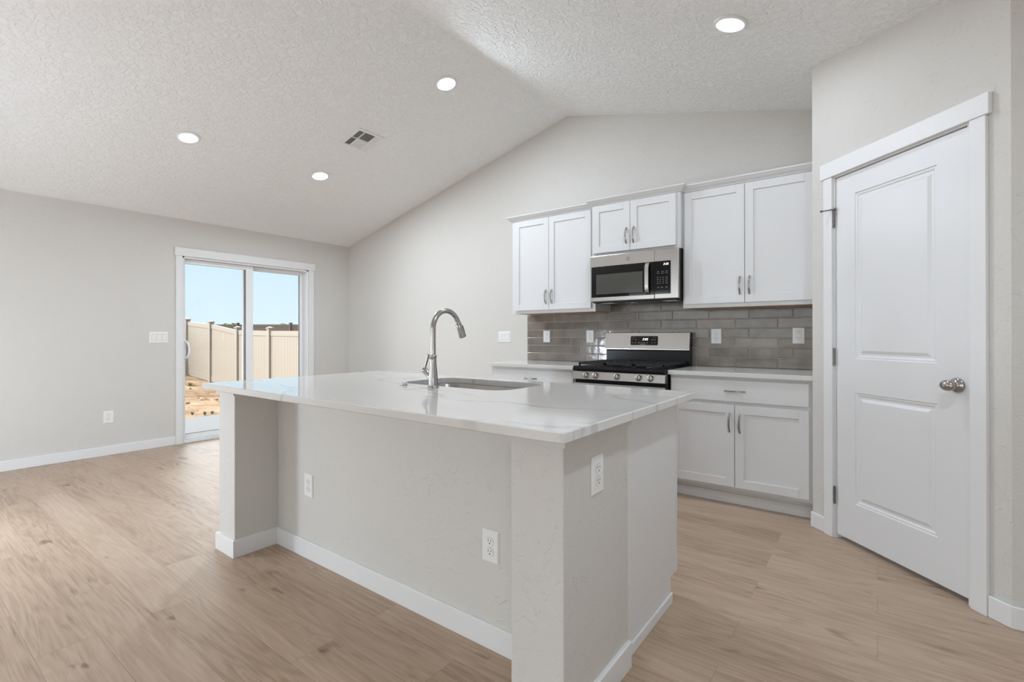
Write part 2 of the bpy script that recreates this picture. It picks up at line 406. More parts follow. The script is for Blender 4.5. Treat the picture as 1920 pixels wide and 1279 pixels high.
        if bevel:
            md = o.modifiers.new('edge', 'BEVEL'); md.width = bevel; md.segments = seg; md.limit_method = 'ANGLE'; md.angle_limit = R(ang)
        return o


def tag(o, label, cat, group=None, kind=None):
    o['label'] = label; o['category'] = cat
    if group: o['group'] = group
    if kind: o['kind'] = kind
    return o


def thing(name, label, cat, loc=(0, 0, 0), rotz=0.0, group=None, kind=None, rot=None):
    o = bpy.data.objects.new(name, None); o.empty_display_size = 0.05; COL.objects.link(o)
    o.location = loc; o.rotation_euler = rot if rot else (0, 0, rotz)
    return tag(o, label, cat, group, kind)


def copy_tree(o, parent=None):
    c = o.copy(); COL.objects.link(c)
    if parent is not None: c.parent = parent
    for ch in list(o.children): copy_tree(ch, c)
    return c


def structure(name, b, mats, label, cat, off=(0, 0, 0), bevel=0.0):
    o = b.link(name, mats, off=off, bevel=bevel); return tag(o, label, cat, kind='structure')


# ------------------------------------------------------------------ room shell
XL, XR, YB = -6.0275, 1.22, -9.2
XRIDGE, ZRIDGE, SL, SR = -2.4447, 3.331, 0.2512, 0.2456
def zc(x): return ZRIDGE + SL * (x - XRIDGE) if x < XRIDGE else ZRIDGE - SR * (x - XRIDGE)
T = 0.15
PWD = -0.997                       # pantry wall plane: x + y = PWD
def PT(t, n=0.0):                  # along-wall t, n metres into the room
    x = (SQ2 * t + PWD) / 2; y = (PWD - SQ2 * t) / 2
    return (x - n / SQ2, y - n / SQ2)
A2, B2 = PT(0.259), PT(1.314)

b = B(); b.box(XL - T, XR + T, YB - T, T, -0.10, 0.0)
structure('floor', b, M['floor'], 'light oak plank floor running across the whole room', 'floor')

b = B(); b.prism([(XL, -0.1), (XR, -0.1), (XR, zc(XR)), (XRIDGE, ZRIDGE), (XL, zc(XL))], 0, T, 'y')
structure('wall_kitchen', b, M['wall'], 'beige gable wall behind the range and cabinets', 'wall')

# left wall with the sliding door opening
DY0, DY1, DZ1 = -2.085, -0.620, 2.033
b = B()
ly0, ly1, lz0, lz1 = -7.0, -4.4, 0.45, 2.10
b.box(XL - T, XL, YB, ly0, -0.1, zc(XL)); b.box(XL - T, XL, ly1, DY0, -0.1, zc(XL)); b.box(XL - T, XL, ly0, ly1, -0.1, lz0); b.box(XL - T, XL, ly0, ly1, lz1, zc(XL)); b.box(XL - T, XL, DY1, T, -0.1, zc(XL)); b.box(XL - T, XL, DY0, DY1, DZ1, zc(XL)); b.box(XL - T, XL, DY0, DY1, -0.1, 0.0)
structure('wall_left', b, M['wall'], 'beige wall with the glass sliding door', 'wall')

# wall behind the camera with a wide window, and right wall with a window
b = B()
wx0, wx1, wz0, wz1 = -5.6, 0.8, 0.08, 2.35
b.prism([(XL, -0.1), (wx0, -0.1), (wx0, zc(wx0)), (XL, zc(XL))], YB - T, YB, 'y')
b.prism([(wx1, -0.1), (XR, -0.1), (XR, zc(XR)), (wx1, zc(wx1))], YB - T, YB, 'y')
b.box(wx0, wx1, YB - T, YB, -0.1, wz0)
b.prism([(wx0, wz1), (wx1, wz1), (wx1, zc(wx1)), (XRIDGE, ZRIDGE), (wx0, zc(wx0))], YB - T, YB, 'y')
structure('wall_rear', b, M['wall'], 'beige wall behind the camera with a wide window', 'wall')
b = B()
ry0, ry1, rz0, rz1 = -8.2, -5.4, 0.5, 2.1
b.box(XR, XR + T, YB, ry0, -0.1, zc(XR)); b.box(XR, XR + T, ry1, B2[1] + 0.12, -0.1, zc(XR))
b.box(XR, XR + T, ry0, ry1, -0.1, rz0); b.box(XR, XR + T, ry0, ry1, rz1, zc(XR))
structure('wall_right', b, M['wall'], 'beige side wall right of the camera with a window', 'wall')

def simple_window(name, label, axis, p, u0, u1, z0, z1, n):
    t = thing(name, label, 'window', (0, 0, 0), kind='structure')
    f = B(); g = B(); w = 0.05
    def bx(bb, a0, a1, c0, c1, d0, d1):
        bb.box(a0, a1, p + d0, p + d1, c0, c1) if axis == 'y' else bb.box(p + d0, p + d1, a0, a1, c0, c1)
    bx(f, u0, u1, z0, z0 + w, 0.03, 0.10); bx(f, u0, u1, z1 - w, z1, 0.03, 0.10)
    for i in range(n + 1):
        c = u0 + (u1 - u0) * i / n; lo = max(u0, c - w / 2); hi = min(u1, c + w / 2)
        if i == 0: hi = u0 + w
        if i == n: lo = u1 - w
        bx(f, lo, hi, z0 + w, z1 - w, 0.03, 0.10)
    f.link('window_frame', M['vinyl'], t)
    bx(g, u0 + w, u1 - w, z0 + w, z1 - w, 0.062, 0.068); g.link('window_pane', M['glass'], t)
simple_window('window_1', 'wide white framed window behind the camera', 'y', YB - T, wx0, wx1, wz0, wz1, 3)
simple_window('window_3', 'wide white framed window in the left wall near the rear', 'x', XL - T, ly0, ly1, lz0, lz1, 3)
simple_window('window_2', 'white framed window in the right side wall', 'x', XR, ry0, ry1, rz0, rz1, 2)

# pantry enclosure: stub, diagonal wall with door opening, short return
PZ = 3.0
LO, HI = 0.431, 1.166              # opening along the wall
b = B()
def wall_piece(t0, t1, z0, z1, th=0.11):
    q = [PT(t0, 0), PT(t1, 0), PT(t1, -th), PT(t0, -th)]
    b.prism(q, z0, z1, 'z')
def slope_piece(t0, t1, z0, th=0.11):
    q = [PT(t0, 0), PT(t1, 0), PT(t1, -th), PT(t0, -th)]
    vs = [(x, y, z0) for x, y in q] + [(x, y, zc(x)) for x, y in q]
    b.add(vs, [(3, 2, 1, 0), (4, 5, 6, 7), (0, 1, 5, 4), (1, 2, 6, 5), (2, 3, 7, 6), (3, 0, 4, 7)])
wall_piece(0.259, LO, 0, 2.083); wall_piece(HI, 1.314, 0, 2.083); slope_piece(0.259, 1.314, 2.083)
def zprism(q):
    n = len(q); vs = [(x, y, 0) for x, y in q] + [(x, y, zc(x)) for x, y in q]
    b.add(vs, [tuple(range(n))[::-1], tuple(range(n, 2 * n))] + [(i, (i + 1) % n, n + (i + 1) % n, n + i) for i in range(n)])
a3 = PT(0.259, -0.11); b3 = PT(1.314, -0.11)
zprism([A2, a3, (a3[0], 0.0), (A2[0], 0.0)])
zprism([B2, (XR, B2[1]), (XR, B2[1] + 0.11), b3])
structure('wall_pantry', b, M['wall'], 'angled beige corner wall around the white pantry door', 'wall')

# ceiling (two slopes) and unseen roof above it, eave sized to keep sun off the glass door
b = B()
y0, y1 = YB - T, T
for (xa, xb) in ((XL - T, XRIDGE), (XRIDGE, XR + T)):
    b.prism([(xa, zc(xa)), (xb, zc(xb)), (xb, zc(xb) + 0.06), (xa, zc(xa) + 0.06)], y0, y1, 'y')
structure('ceiling', b, M['ceiling'], 'white textured vaulted ceiling with a ridge', 'ceiling')
b = B()
xe = XL - T - 0.75
b.prism([(xe, zc(xe) + 0.07), (XRIDGE, ZRIDGE + 0.07), (XR + 0.8, zc(XR + 0.8) + 0.07), (XR + 0.8, zc(XR + 0.8) + 0.25), (XRIDGE, ZRIDGE + 0.25), (xe, zc(xe) + 0.25)], YB - 0.4, 0.9, 'y')
structure('roof', b, M['siding'], 'unseen house roof, eave added to shade the patio door', 'roof')

# baseboards
BBH, BBT = 0.090, 0.014
def bb(name, label, x0, x1, y0, y1):
    q = B(); q.box(x0, x1, y0, y1, 0, BBH); structure(name, q, M['trim'], label, 'baseboard', bevel=0.004)
bb('baseboard_left', 'white baseboard left of the glass sliding door', XL, XL + BBT, YB, -2.149)
bb('baseboard_left_corner', 'white baseboard right of the sliding door behind the island', XL, XL + BBT, -0.547, 0.0)
bb('baseboard_kitchen', 'white baseboard under the gable wall behind the island', XL + BBT, -2.906, -BBT, 0.0)
def bb_diag(name, label, t0, t1, ext=None):
    q = B(); pts = [PT(t0, 0), PT(t0, BBT), PT(t1, BBT), PT(t1, 0)]
    q.prism(pts, 0, BBH, 'z'); structure(name, q, M['trim'], label, 'baseboard', bevel=0.004)
bb_diag('baseboard_pantry_left', 'short white baseboard left of the pantry door', 0.259 - BBT * 0.3, 0.362)
q = B(); m_ = BBT * (SQ2 - 1)
bx2 = PT(1.314 + m_, BBT)
q.prism([PT(1.236, 0), PT(1.236, BBT), bx2, (XR, B2[1] - BBT), (XR, B2[1]), B2], 0, BBH, 'z')
structure('baseboard_pantry_right', q, M['trim'], 'white baseboard wrapping the corner right of the pantry door', 'baseboard', bevel=0.004)

# ------------------------------------------------------------------ sliding glass door
def sliding_door():
    t = thing('door_1', 'white sliding glass patio door in the left wall', 'door', (XL, -1.35, 0), kind='structure')
    O = (XL, -1.35, 0)
    c = B(); cw = 0.017
    c.box(XL, XL + cw, -2.148, DY0, 0, 2.033); c.link('casing', M['trim'], t, O, 0.002)
    c = B(); c.box(XL, XL + cw, DY1, -0.549, 0, 2.033); c.link('casing', M['trim'], t, O, 0.002)
    c = B(); c.box(XL, XL + 0.022, -2.158, -0.531, 2.033, 2.122); c.link('header_casing', M['trim'], t, O, 0.002)
    f = B()                                                     # jambs, head, sill track
    xo = XL - T
    f.box(xo, XL, DY0, DY0 + 0.022, 0.0, DZ1); f.box(xo, XL, DY1 - 0.022, DY1, 0.0, DZ1); f.box(xo, XL, DY0, DY1, DZ1 - 0.02, DZ1)
    f.box(xo, XL + 0.002, DY0 + 0.022, DY1 - 0.022, 0.0, 0.028)
    f.box(xo + 0.07, xo + 0.076, DY0 + 0.022, DY1 - 0.022, 0.028, 0.042)
    f.link('door_frame', M['vinyl'], t, O, 0.002)

    def panel(name, xa, xb, ya, yb, sl, sr, zb, zt):
        p = B(); z0, z1 = 0.03, DZ1 - 0.022
        p.box(xa, xb, ya, ya + sl, z0, z1); p.box(xa, xb, yb - sr, yb, z0, z1)
        p.box(xa, xb, ya + sl, yb - sr, z0, zb); p.box(xa, xb, ya + sl, yb - sr, zt, z1)
        o = p.link(name, M['vinyl'], t, O, 0.003)
        g = B(); xm = (xa + xb) / 2; g.box(xm - 0.004, xm + 0.004, ya + sl, yb - sr, zb, zt); g.link('glass_pane', M['glass'], o, O)
        s = B()                                                 # dark glazing gasket
        for x_ in (xm + 0.004, xm - 0.008):
            s.box(x_, x_ + 0.004, ya + sl, ya + sl + 0.002, zb, zt); s.box(x_, x_ + 0.004, yb - sr - 0.002, yb - sr, zb, zt)
            s.box(x_, x_ + 0.004, ya + sl, yb - sr, zb, zb + 0.003)
        s.link('gasket', M['slot'], o, O)
        return o
    p1 = panel('sliding_panel', XL - 0.095, XL - 0.058, DY0 + 0.022, -1.305, 0.028, 0.085, 0.084, 1.962)
    p2 = panel('fixed_panel', XL - 0.142, XL - 0.104, -1.40, DY1 - 0.024, 0.085, 0.036, 0.084, 1.966)
    h = B()                                                     # D-shaped pull on the sliding panel
    yc = DY0 + 0.038; xh = XL - 0.058; pts = []
    for i in range(13):
        q = math.pi * i / 12 - math.pi / 2
        c_ = max(0, math.cos(q)) ** 0.8; pts.append((xh + 0.052 * c_, yc + 0.034 * c_, 1.013 + 0.098 * math.sin(q)))
    h.tube(pts, 0.011, 12)
    h.box(xh, xh + 0.006, yc - 0.014, yc + 0.013, 0.89, 1.136)
    h.link('door_handle', M['vinyl'], p1, O, 0.0015)
sliding_door()

# ------------------------------------------------------------------ pantry door (local frame: x = along wall, -y = into room)
def pantry_door():
    o0 = PT(0.0, 0.0)
    t = thing('door_2', 'white two-panel pantry door with a nickel knob in the angled wall', 'door', (o0[0], o0[1], 0), R(-45), kind='structure')
    c = B(); c.box(0.364, 0.427, -0.017, -0.0002, 0, 2.083); c.link('casing', M['trim'], t, bevel=0.002)
    c = B(); c.box(1.170, 1.234, -0.017, -0.0002, 0, 2.083); c.link('casing', M['trim'], t, bevel=0.002)
    c = B(); c.box(0.344, 1.249, -0.022, -0.0002, 2.083, 2.172); c.link('header_casing', M['trim'], t, bevel=0.002)
    j = B(); j.box(LO - 0.004, LO + 0.002, -0.001, 0.11, 0, 2.083); j.box(HI - 0.014, HI + 0.003, -0.001, 0.11, 0, 2.083); j.box(LO + 0.002, HI - 0.014, -0.001, 0.11, 2.074, 2.085)
    j.box(LO + 0.002, LO + 0.012, 0.05, 0.08, 0, 2.074); j.box(HI - 0.026, HI - 0.014, 0.05, 0.08, 0, 2.074)
    j.link('door_frame', M['trim'], t)
    # leaf with two raised panels, modelled as nested rectangles
    L0, L1, Z0, Z1, yf, yb = 0.435, 1.1505, 0.026, 2.069, 0.006, 0.041
    lf = B()
    panels = [(0.562, 1.012, 1.036, 1.952), (0.562, 1.015, 0.235, 0.850)]
    xs = [L0, 0.562, 1.013, L1]
    # face built as grid of quads around the two panel holes
    zs = [Z0, 0.235, 0.850, 1.036, 1.952, Z1]
    for i in range(3):
        for k in range(5):
            if i == 1 and k in (1, 3): continue
            lf.add([(xs[i], yf, zs[k]), (xs[i + 1], yf, zs[k]), (xs[i + 1], yf, zs[k + 1]), (xs[i], yf, zs[k + 1])], [(0, 1, 2, 3)])
    for (k0, k1) in ((1, 2), (3, 4)):
        rings = [(0.0, 0.0), (0.004, 0.0045), (0.012, 0.0045), (0.020, 0.0085), (0.030, 0.0085), (0.046, 0.002)]
        prev = None
        for ins, dep in rings:
            x0_, x1_, z0_, z1_ = xs[1] + ins, xs[2] - ins, zs[k0] + ins, zs[k1] - ins
            cur = [(x0_, yf + dep, z0_), (x1_, yf + dep, z0_), (x1_, yf + dep, z1_), (x0_, yf + dep, z1_)]
            if prev: lf.add(prev + cur, [(q_, (q_ + 1) % 4, 4 + (q_ + 1) % 4, 4 + q_) for q_ in range(4)])
            prev = cur
        lf.add(prev, [(0, 1, 2, 3)])
    lf.add([(L0, yf, Z0), (L1, yf, Z0), (L1, yb, Z0), (L0, yb, Z0), (L0, yf, Z1), (L1, yf, Z1), (L1, yb, Z1), (L0, yb, Z1)],
           [(0, 3, 2, 1), (4, 5, 6, 7), (1, 2, 6, 5), (2, 3, 7, 6), (3, 0, 4, 7)])
    leaf = lf.link('door_leaf', M['door'], t)
    k = B(); ky = yf                                            # egg knob on a round rose
    kx, kz = 1.102, 0.945
    k.lathe([(0.0, 0.001), (0.033, 0.001), (0.033, 0.004), (0.030, 0.009), (0.018, 0.013), (0.0125, 0.017), (0.0115, 0.030), (0.014, 0.034)], (kx, ky, kz), (0, -1, 0))
    st = len(k.v)
    prof = []
    for i in range(15):
        q = math.pi * i / 14; prof.append((0.0245 * math.sin(q) ** 0.9, -0.020 * math.cos(q)))
    k.lathe(prof, (kx, ky - 0.050, kz), (0, -1, 0)); k.xf(Matrix.Translation((kx, 0, 0)) @ Matrix.Diagonal((1.3, 1, 1, 1)) @ Matrix.Translation((-kx, 0, 0)), st)
    k.link('door_knob', M['knob'], leaf)
    for z in (1.84, 1.042, 0.246):
        h = B(); h.cyl((0.431, -0.004, z - 0.05), (0.431, -0.004, z + 0.05), 0.0062, n=14)
        for q in (-0.02, 0.0, 0.02): h.cyl((0.431, -0.004, z + q - 0.0012), (0.431, -0.004, z + q + 0.0012), 0.0066, n=14)
        h.box(0.4272, 0.431, -0.002, 0.002, z - 0.048, z + 0.048)
        hg = h.link('hinge', M['hinge'], t)
        if z > 1.5:                                             # hinge-pin door stop
            s = B(); s.cyl((0.431, -0.004, z + 0.050), (0.431, -0.004, z + 0.060), 0.010, n=14)
            s.box(0.415, 0.445, -0.018, -0.006, z + 0.050, z + 0.058)
            s.cyl((0.425, -0.012, z + 0.054), (0.398, -0.055, z + 0.049), 0.0032, n=10); s.cyl((0.400, -0.052, z + 0.0493), (0.394, -0.062, z + 0.048), 0.006, n=10)
            s.link('door_stop', M['hinge'], hg)
pantry_door()

# ------------------------------------------------------------------ cabinets
def arch_pull(vertical=True, L=0.135, proj=0.027, w=0.011, th=0.005):
    """Arched flat bar pull centred on the origin, standing off towards -y."""
    q = B(); N = 12; rows = []
    for i in range(N + 1):
        u = -1 + 2 * i / N; s_ = u * L / 2; d = proj * (1 - abs(u) ** 2.4)
        rows.append((s_, d))
    def pt(s_, d, ww): return (ww, -d, s_) if vertical else (s_, -d, ww)
    vs = []
    for s_, d in rows:
        for dd, ww in ((d - th if d > th else 0, -w / 2), (d - th if d > th else 0, w / 2), (d + 0.0015, w / 2), (d + 0.0015, -w / 2)):
            vs.append(pt(s_, dd, ww))
    fs = [(i * 4 + j, i * 4 + (j + 1) % 4, (i + 1) * 4 + (j + 1) % 4, (i + 1) * 4 + j) for i in range(N) for j in range(4)] + [(3, 2, 1, 0), tuple(N * 4 + j for j in range(4))]
    q.add(vs, fs); return q


def pull(parent, x, y, z, off, vertical=True, L=0.135):
    q = arch_pull(vertical, L); q.xf(Matrix.Translation((x, y, z))); return q.link('handle', M['pull'], parent, off, 0.001)


def shaker(name, parent, off, x0, x1, z0, z1, yf, th=0.019, st=0.056, rec=0.008):
    q = B(); yb = yf + th
    q.box(x0, x0 + st, yf, yb, z0, z1); q.box(x1 - st, x1, yf, yb, z0, z1)
    q.box(x0 + st, x1 - st, yf, yb, z0, z0 + st); q.box(x0 + st, x1 - st, yf, yb, z1 - st, z1)
    q.box(x0 + st - 0.002, x1 - st + 0.002, yf + rec, yb - 0.002, z0 + st - 0.002, z1 - st + 0.002)
    return q.link(name, M['cabinet'], parent, off, 0.0012)


CROWN = [(0.0, 2.282), (0.006, 2.282), (0.010, 2.286), (0.012, 2.290), (0.026, 2.302), (0.040, 2.318), (0.044, 2.322), (0.044, 2.331), (0.0, 2.331)]
def upper(label, x0, x1, yf, zb, doors, zd0, zd1, path, hz, fl=0.0, fr=0.0):
    cx = (x0 + x1) / 2; t = thing('wall_cabinet', label, 'cabinet', (cx, yf / 2, zb), group='white upper cabinets on the range wall'); O = (cx, yf / 2, zb)
    q = B(); q.box(x0, x1, yf, -0.001, zb + 0.006, 2.300); q.link('cabinet_body', M['cabinet'], t, O, 0.001)
    q = B(); q.box(x0 + 0.002, x1 - 0.002, yf + 0.02, -0.002, zb + 0.0005, zb + 0.0055); q.link('underside_panel', M['rawwood'], t, O)
    q = B(); q.box(x0, x1, yf, yf + 0.019, zb, zb + 0.006); q.link('bottom_rail', M['cabinet'], t, O)
    for (d0, d1, side) in doors:
        d = shaker('cabinet_door', t, O, d0, d1, zd0, zd1, yf - 0.021)
        hx = d1 - 0.030 if side == 'r' else d0 + 0.030
        pull(d, hx, yf - 0.021, hz, O)
    q = B(); q.sweep(path, [(o_, z_) for o_, z_ in CROWN]); q.link('crown_molding', M['cabinet'], t, O)
    return t

YU, YM = -0.310, -0.372
X0, X1, X2, X3 = -2.884, -1.977, -1.215, A2[0] - 0.002
upper('white two-door upper cabinet left of the microwave', X0, X1 - 0.001, YU, 1.379, [(-2.846, -2.4515, 'r'), (-2.4475, -2.013, 'l')], 1.409, 2.274,
      [(X0, -0.001), (X0, YU), (X1 - 0.001, YU)], 1.530)
upper('short white upper cabinet directly above the microwave', X1, X2 - 0.001, YM, 1.846, [(-1.957, -1.6235, 'r'), (-1.6195, -1.247, 'l')], 1.870, 2.274,
      [(X1, -0.001), (X1, YM), (X2 - 0.001, YM), (X2 - 0.001, -0.001)], 1.992)
upper('large white two-door upper cabinet between the microwave and the pantry', X2, X3, YU, 1.379, [(-1.200, -0.7695, 'r'), (-0.7655, -0.333, 'l')], 1.409, 2.274,
      [(X2, YU), (X3, YU)], 1.532)


def base_cab(label, x0, x1, drawers, doors):
    cx = (x0 + x1) / 2; O = (cx, -0.3, 0); t = thing('base_cabinet', label, 'cabinet', O, group='white base cabinets beside the range')
    q = B(); q.box(x0, x1, -0.609, -0.001, 0.114, 0.882); q.link('cabinet_body', M['cabinet'], t, O, 0.001)
    q = B(); q.box(x0 + 0.001, x1 - 0.001, -0.538, -0.30, 0.0, 0.1135); q.box(x0 + 0.001, x1 - 0.001, -0.548, -0.538, 0.0, 0.070); q.link('toe_kick', M['cabinet'], t, O, 0.001)
    for d0, d1 in drawers:
        q = B(); q.box(d0, d1, -0.630, -0.6095, 0.716, 0.861); d = q.link('drawer', M['cabinet'], t, O, 0.002)
        pull(d, (d0 + d1) / 2, -0.630, 0.788, O, False)
    for d0, d1, s_ in doors:
        d = shaker('cabinet_door', t, O, d0, d1, 0.136, 0.692, -0.630)
        pull(d, d1 - 0.030 if s_ == 'r' else d0 + 0.030, -0.630, 0.573, O)
    return t
base_cab('white base cabinet between the range and the pantry', -1.214, A2[0] - 0.002, [(-1.203, -0.340)], [(-1.203, -0.7745, 'r'), (-0.7705, -0.340, 'l')])
base_cab('white base cabinet left of the range behind the faucet', -2.904, -1.998, [(-2.880, -2.020)], [(-2.880, -2.452, 'r'), (-2.448, -2.020, 'l')])

# counters on the range wall
def slab(x0, x1, y0, y1, z0, z1): q = B(); q.box(x0, x1, y0, y1, z0, z1); return q
o = slab(-1.2215, A2[0] - 0.001, -0.652, -0.001, 0.883, 0.914).link('countertop', M['quartz'], off=(-0.77, -0.33, 0.883), bevel=0.003)
tag(o, 'white quartz countertop between the range and the pantry', 'countertop', 'range wall countertops')
o = slab(-2.930, -1.9905, -0.652, -0.001, 0.883, 0.914).link('countertop', M['quartz'], off=(-2.46, -0.33, 0.883), bevel=0.003)
tag(o, 'white quartz countertop left of the range', 'countertop', 'range wall countertops')

# ------------------------------------------------------------------ tiled backsplash
def backsplash():
    O = (-1.62, -0.004, 0.9145)
    q = B(); q.mat(1); x0, x1 = -2.919, A2[0] - 0.001
    q.box(x0, x1, -0.0055, -0.0008, 0.9148, 1.3775); q.box(-1.9755, -1.2165, -0.0055, -0.0008, 1.3775, 1.44)
    q.mat(0); g = 0.0019
    for r in range(7):
        z0 = 0.9145 + 0.0772 * r + g; z1 = 0.9145 + 0.0772 * (r + 1) - g
        if r == 0: z0 = 0.9150
        ph = -1.10 if r % 2 == 1 else -1.20
        lim = (x0, x1)
        if r == 6: z1 = min(z1, 1.443); lim = (-1.9755, -1.2165)
        if r == 5: z1 = min(z1, 1.3772)
        k = -7
        while True:
            a_ = ph + 0.3 * k; c_ = a_ + 0.3; k += 1
            if a_ > lim[1]: break
            a2 = max(a_, lim[0]) + g; c2 = min(c_, lim[1]) - g
            if c2 - a2 < 0.012: continue
            ty = random.uniform(-0.0012, 0.0012); tz = random.uniform(-0.0008, 0.0008)
            bv = 0.004; yb = -0.0056; yf = -0.0100
            def fy(x, z): return yf + ty * ((x - a2) / (c2 - a2) - .5) + tz * ((z - z0) / (z1 - z0) - .5)
            outer = [(a2, z0), (c2, z0), (c2, z1), (a2, z1)]; inner = [(a2 + bv, z0 + bv), (c2 - bv, z0 + bv), (c2 - bv, z1 - bv), (a2 + bv, z1 - bv)]
            vs = [(x, yb, z) for x, z in outer] + [(x, -0.0078, z) for x, z in outer] + [(x, fy(x, z), z) for x, z in inner]
            fs = [(i, (i + 1) % 4, 4 + (i + 1) % 4, 4 + i) for i in range(4)] + [(4 + i, 4 + (i + 1) % 4, 8 + (i + 1) % 4, 8 + i) for i in range(4)] + [(8, 9, 10, 11)]
            q.add(vs, fs)
    o = q.link('tile_backsplash', [M['tile'], M['grout']], off=O)
    tag(o, 'glossy grey brick tile backsplash between counter and upper cabinets', 'backsplash')
backsplash()

# ------------------------------------------------------------------ outlets and switches (local frame: front faces -y)
def plate_mesh(w, h, d=0.006):
    q = B(); i = 0.005
    o_ = [(-w / 2, -h / 2), (w / 2, -h / 2), (w / 2, h / 2), (-w / 2, h / 2)]; n_ = [(-w / 2 + i, -h / 2 + i), (w / 2 - i, -h / 2 + i), (w / 2 - i, h / 2 - i), (-w / 2 + i, h / 2 - i)]
    vs = [(x, 0, z) for x, z in o_] + [(x, -d * .45, z) for x, z in o_] + [(x, -d, z) for x, z in n_]
    q.add(vs, [(3, 2, 1, 0)] + [(j, (j + 1) % 4, 4 + (j + 1) % 4, 4 + j) for j in range(4)] + [(4 + j, 4 + (j + 1) % 4, 8 + (j + 1) % 4, 8 + j) for j in range(4)] + [(8, 9, 10, 11)])
    return q
def slots(q, zc_, y):
    q.box(-0.0075, -0.0055, y - 0.0005, y, zc_ + 0.000, zc_ + 0.009); q.box(0.0055, 0.0075, y - 0.0005, y, zc_ + 0.001, zc_ + 0.008)
    q.cyl((0, y, zc_ - 0.0065), (0, y - 0.0005, zc_ - 0.0065), 0.0026, n=12)
def make_outlet(w=0.079, h=0.120, gfci=False):
    t = thing('wall_outlet', '', 'outlet', group='white wall outlets')
    plate_mesh(w, h).link('cover_plate', M['plate'], t)
    if gfci:
        q = B(); q.box(-0.0168, 0.0168, -0.0075, -0.0061, -0.034, 0.034); q.mat(1); slots(q, 0.022, -0.0076); slots(q, -0.020, -0.0076); r_ = q.link('receptacle', [M['plate'], M['slot']], t)
        s = B(); s.box(-0.0178, -0.0171, -0.0066, -0.006, -0.0345, 0.0345); s.box(0.0171, 0.0178, -0.0066, -0.006, -0.0345, 0.0345); s.box(-0.0178, 0.0178, -0.0066, -0.006, 0.0343, 0.035); s.link('seam', M['slot'], r_)
        for z0_ in (0.001, -0.006): s = B(); s.box(-0.008, 0.008, -0.0085, -0.0076, z0_, z0_ + 0.005); s.link('button', M['plate'], r_)
    else:
        for z in (0.0195, -0.0195):
            q = B(); pts = []
            for i in range(28):
                an = 2 * math.pi * i / 28; pts.append((0.0172 * math.cos(an), z + max(-0.0142, min(0.0142, 0.0172 * math.sin(an)))))
            q.prism(pts, -0.0076, -0.006, 'y'); q.mat(1); slots(q, z, -0.0077); r_ = q.link('receptacle', [M['plate'], M['slot']], t)
            s = B(); pts2 = [(x * 1.05, z + (zz - z) * 1.06) for x, zz in pts]; s.prism(pts2, -0.0063, -0.0059, 'y'); s.link('seam', M['legend'], r_)
    for z in ((0.0,) if not gfci else (0.049, -0.049)):
        s = B(); s.cyl((0, -0.006, z), (0, -0.0072, z), 0.0032, n=14); s.link('screw', M['plate'], t)
    return t
def put(o, loc, rotz, label):
    o.location = loc; o.rotation_euler = (0, 0, rotz); o['label'] = label; return o
XE = -0.7067                                                  # right face of the island's right post
out0 = make_outlet()
put(out0, (-2.395, -2.7612, 0.379), 0, 'white outlet low on the island front, at the shaded left end')
spots = [((-1.160, -2.7612, 0.377), 0, 'white outlet low on the island front beside the right post'),
         ((XE + 0.0004, -2.790, 0.730), R(90), 'white outlet high on the end of the island under the counter corner'),
         ((-2.676, -0.0107, 1.158), 0, 'white outlet nearest the left end of the grey tile backsplash'),
         ((-2.186, -0.0107, 1.158), 0, 'white outlet on the tile just left of the range'),
         ((-1.044, -0.0107, 1.160), 0, 'white outlet on the tile just right of the range'),
         ((XL + 0.0004, -2.718, 0.373), R(90), 'white outlet low on the wall left of the sliding door')]
for loc, rz, lab in spots: put(copy_tree(out0), loc, rz, lab)
g = make_outlet(0.079, 0.120, True); put(g, (-0.464, -0.0107, 1.165), 0, 'white safety outlet with test buttons on the tile beside the pantry wall')

def make_switch():
    t = thing('light_switch', '', 'light switch', group='three-gang light switches')
    plate_mesh(0.166, 0.117).link('cover_plate', M['plate'], t)
    for x in (-0.046, 0.0, 0.046):
        s = B(); s.box(x - 0.0178, x + 0.0178, -0.0064, -0.0059, -0.0345, 0.0345); s.link('seam', M['legend'], t)
        q = B(); q.add([(x - .0165, -.006, -.033), (x + .0165, -.006, -.033), (x + .0165, -.006, .033), (x - .0165, -.006, .033), (x - .0165, -.0072, -.033), (x + .0165, -.0072, -.033), (x + .0165, -.0105, .033), (x - .0165, -.0105, .033)],
                       [(3, 2, 1, 0), (4, 5, 6, 7), (0, 1, 5, 4), (1, 2, 6, 5), (2, 3, 7, 6), (3, 0, 4, 7)]); q.link('rocker', M['plate'], t, bevel=0.0006)
    return t
sw = make_switch(); put(sw, (XL + 0.0004, -2.299, 1.152), R(90), 'white three-rocker switch on the wall left of the sliding door')
put(copy_tree(sw), (-3.222, -0.0004, 1.152), 0, 'white three-rocker switch on the wall left of the tile backsplash')

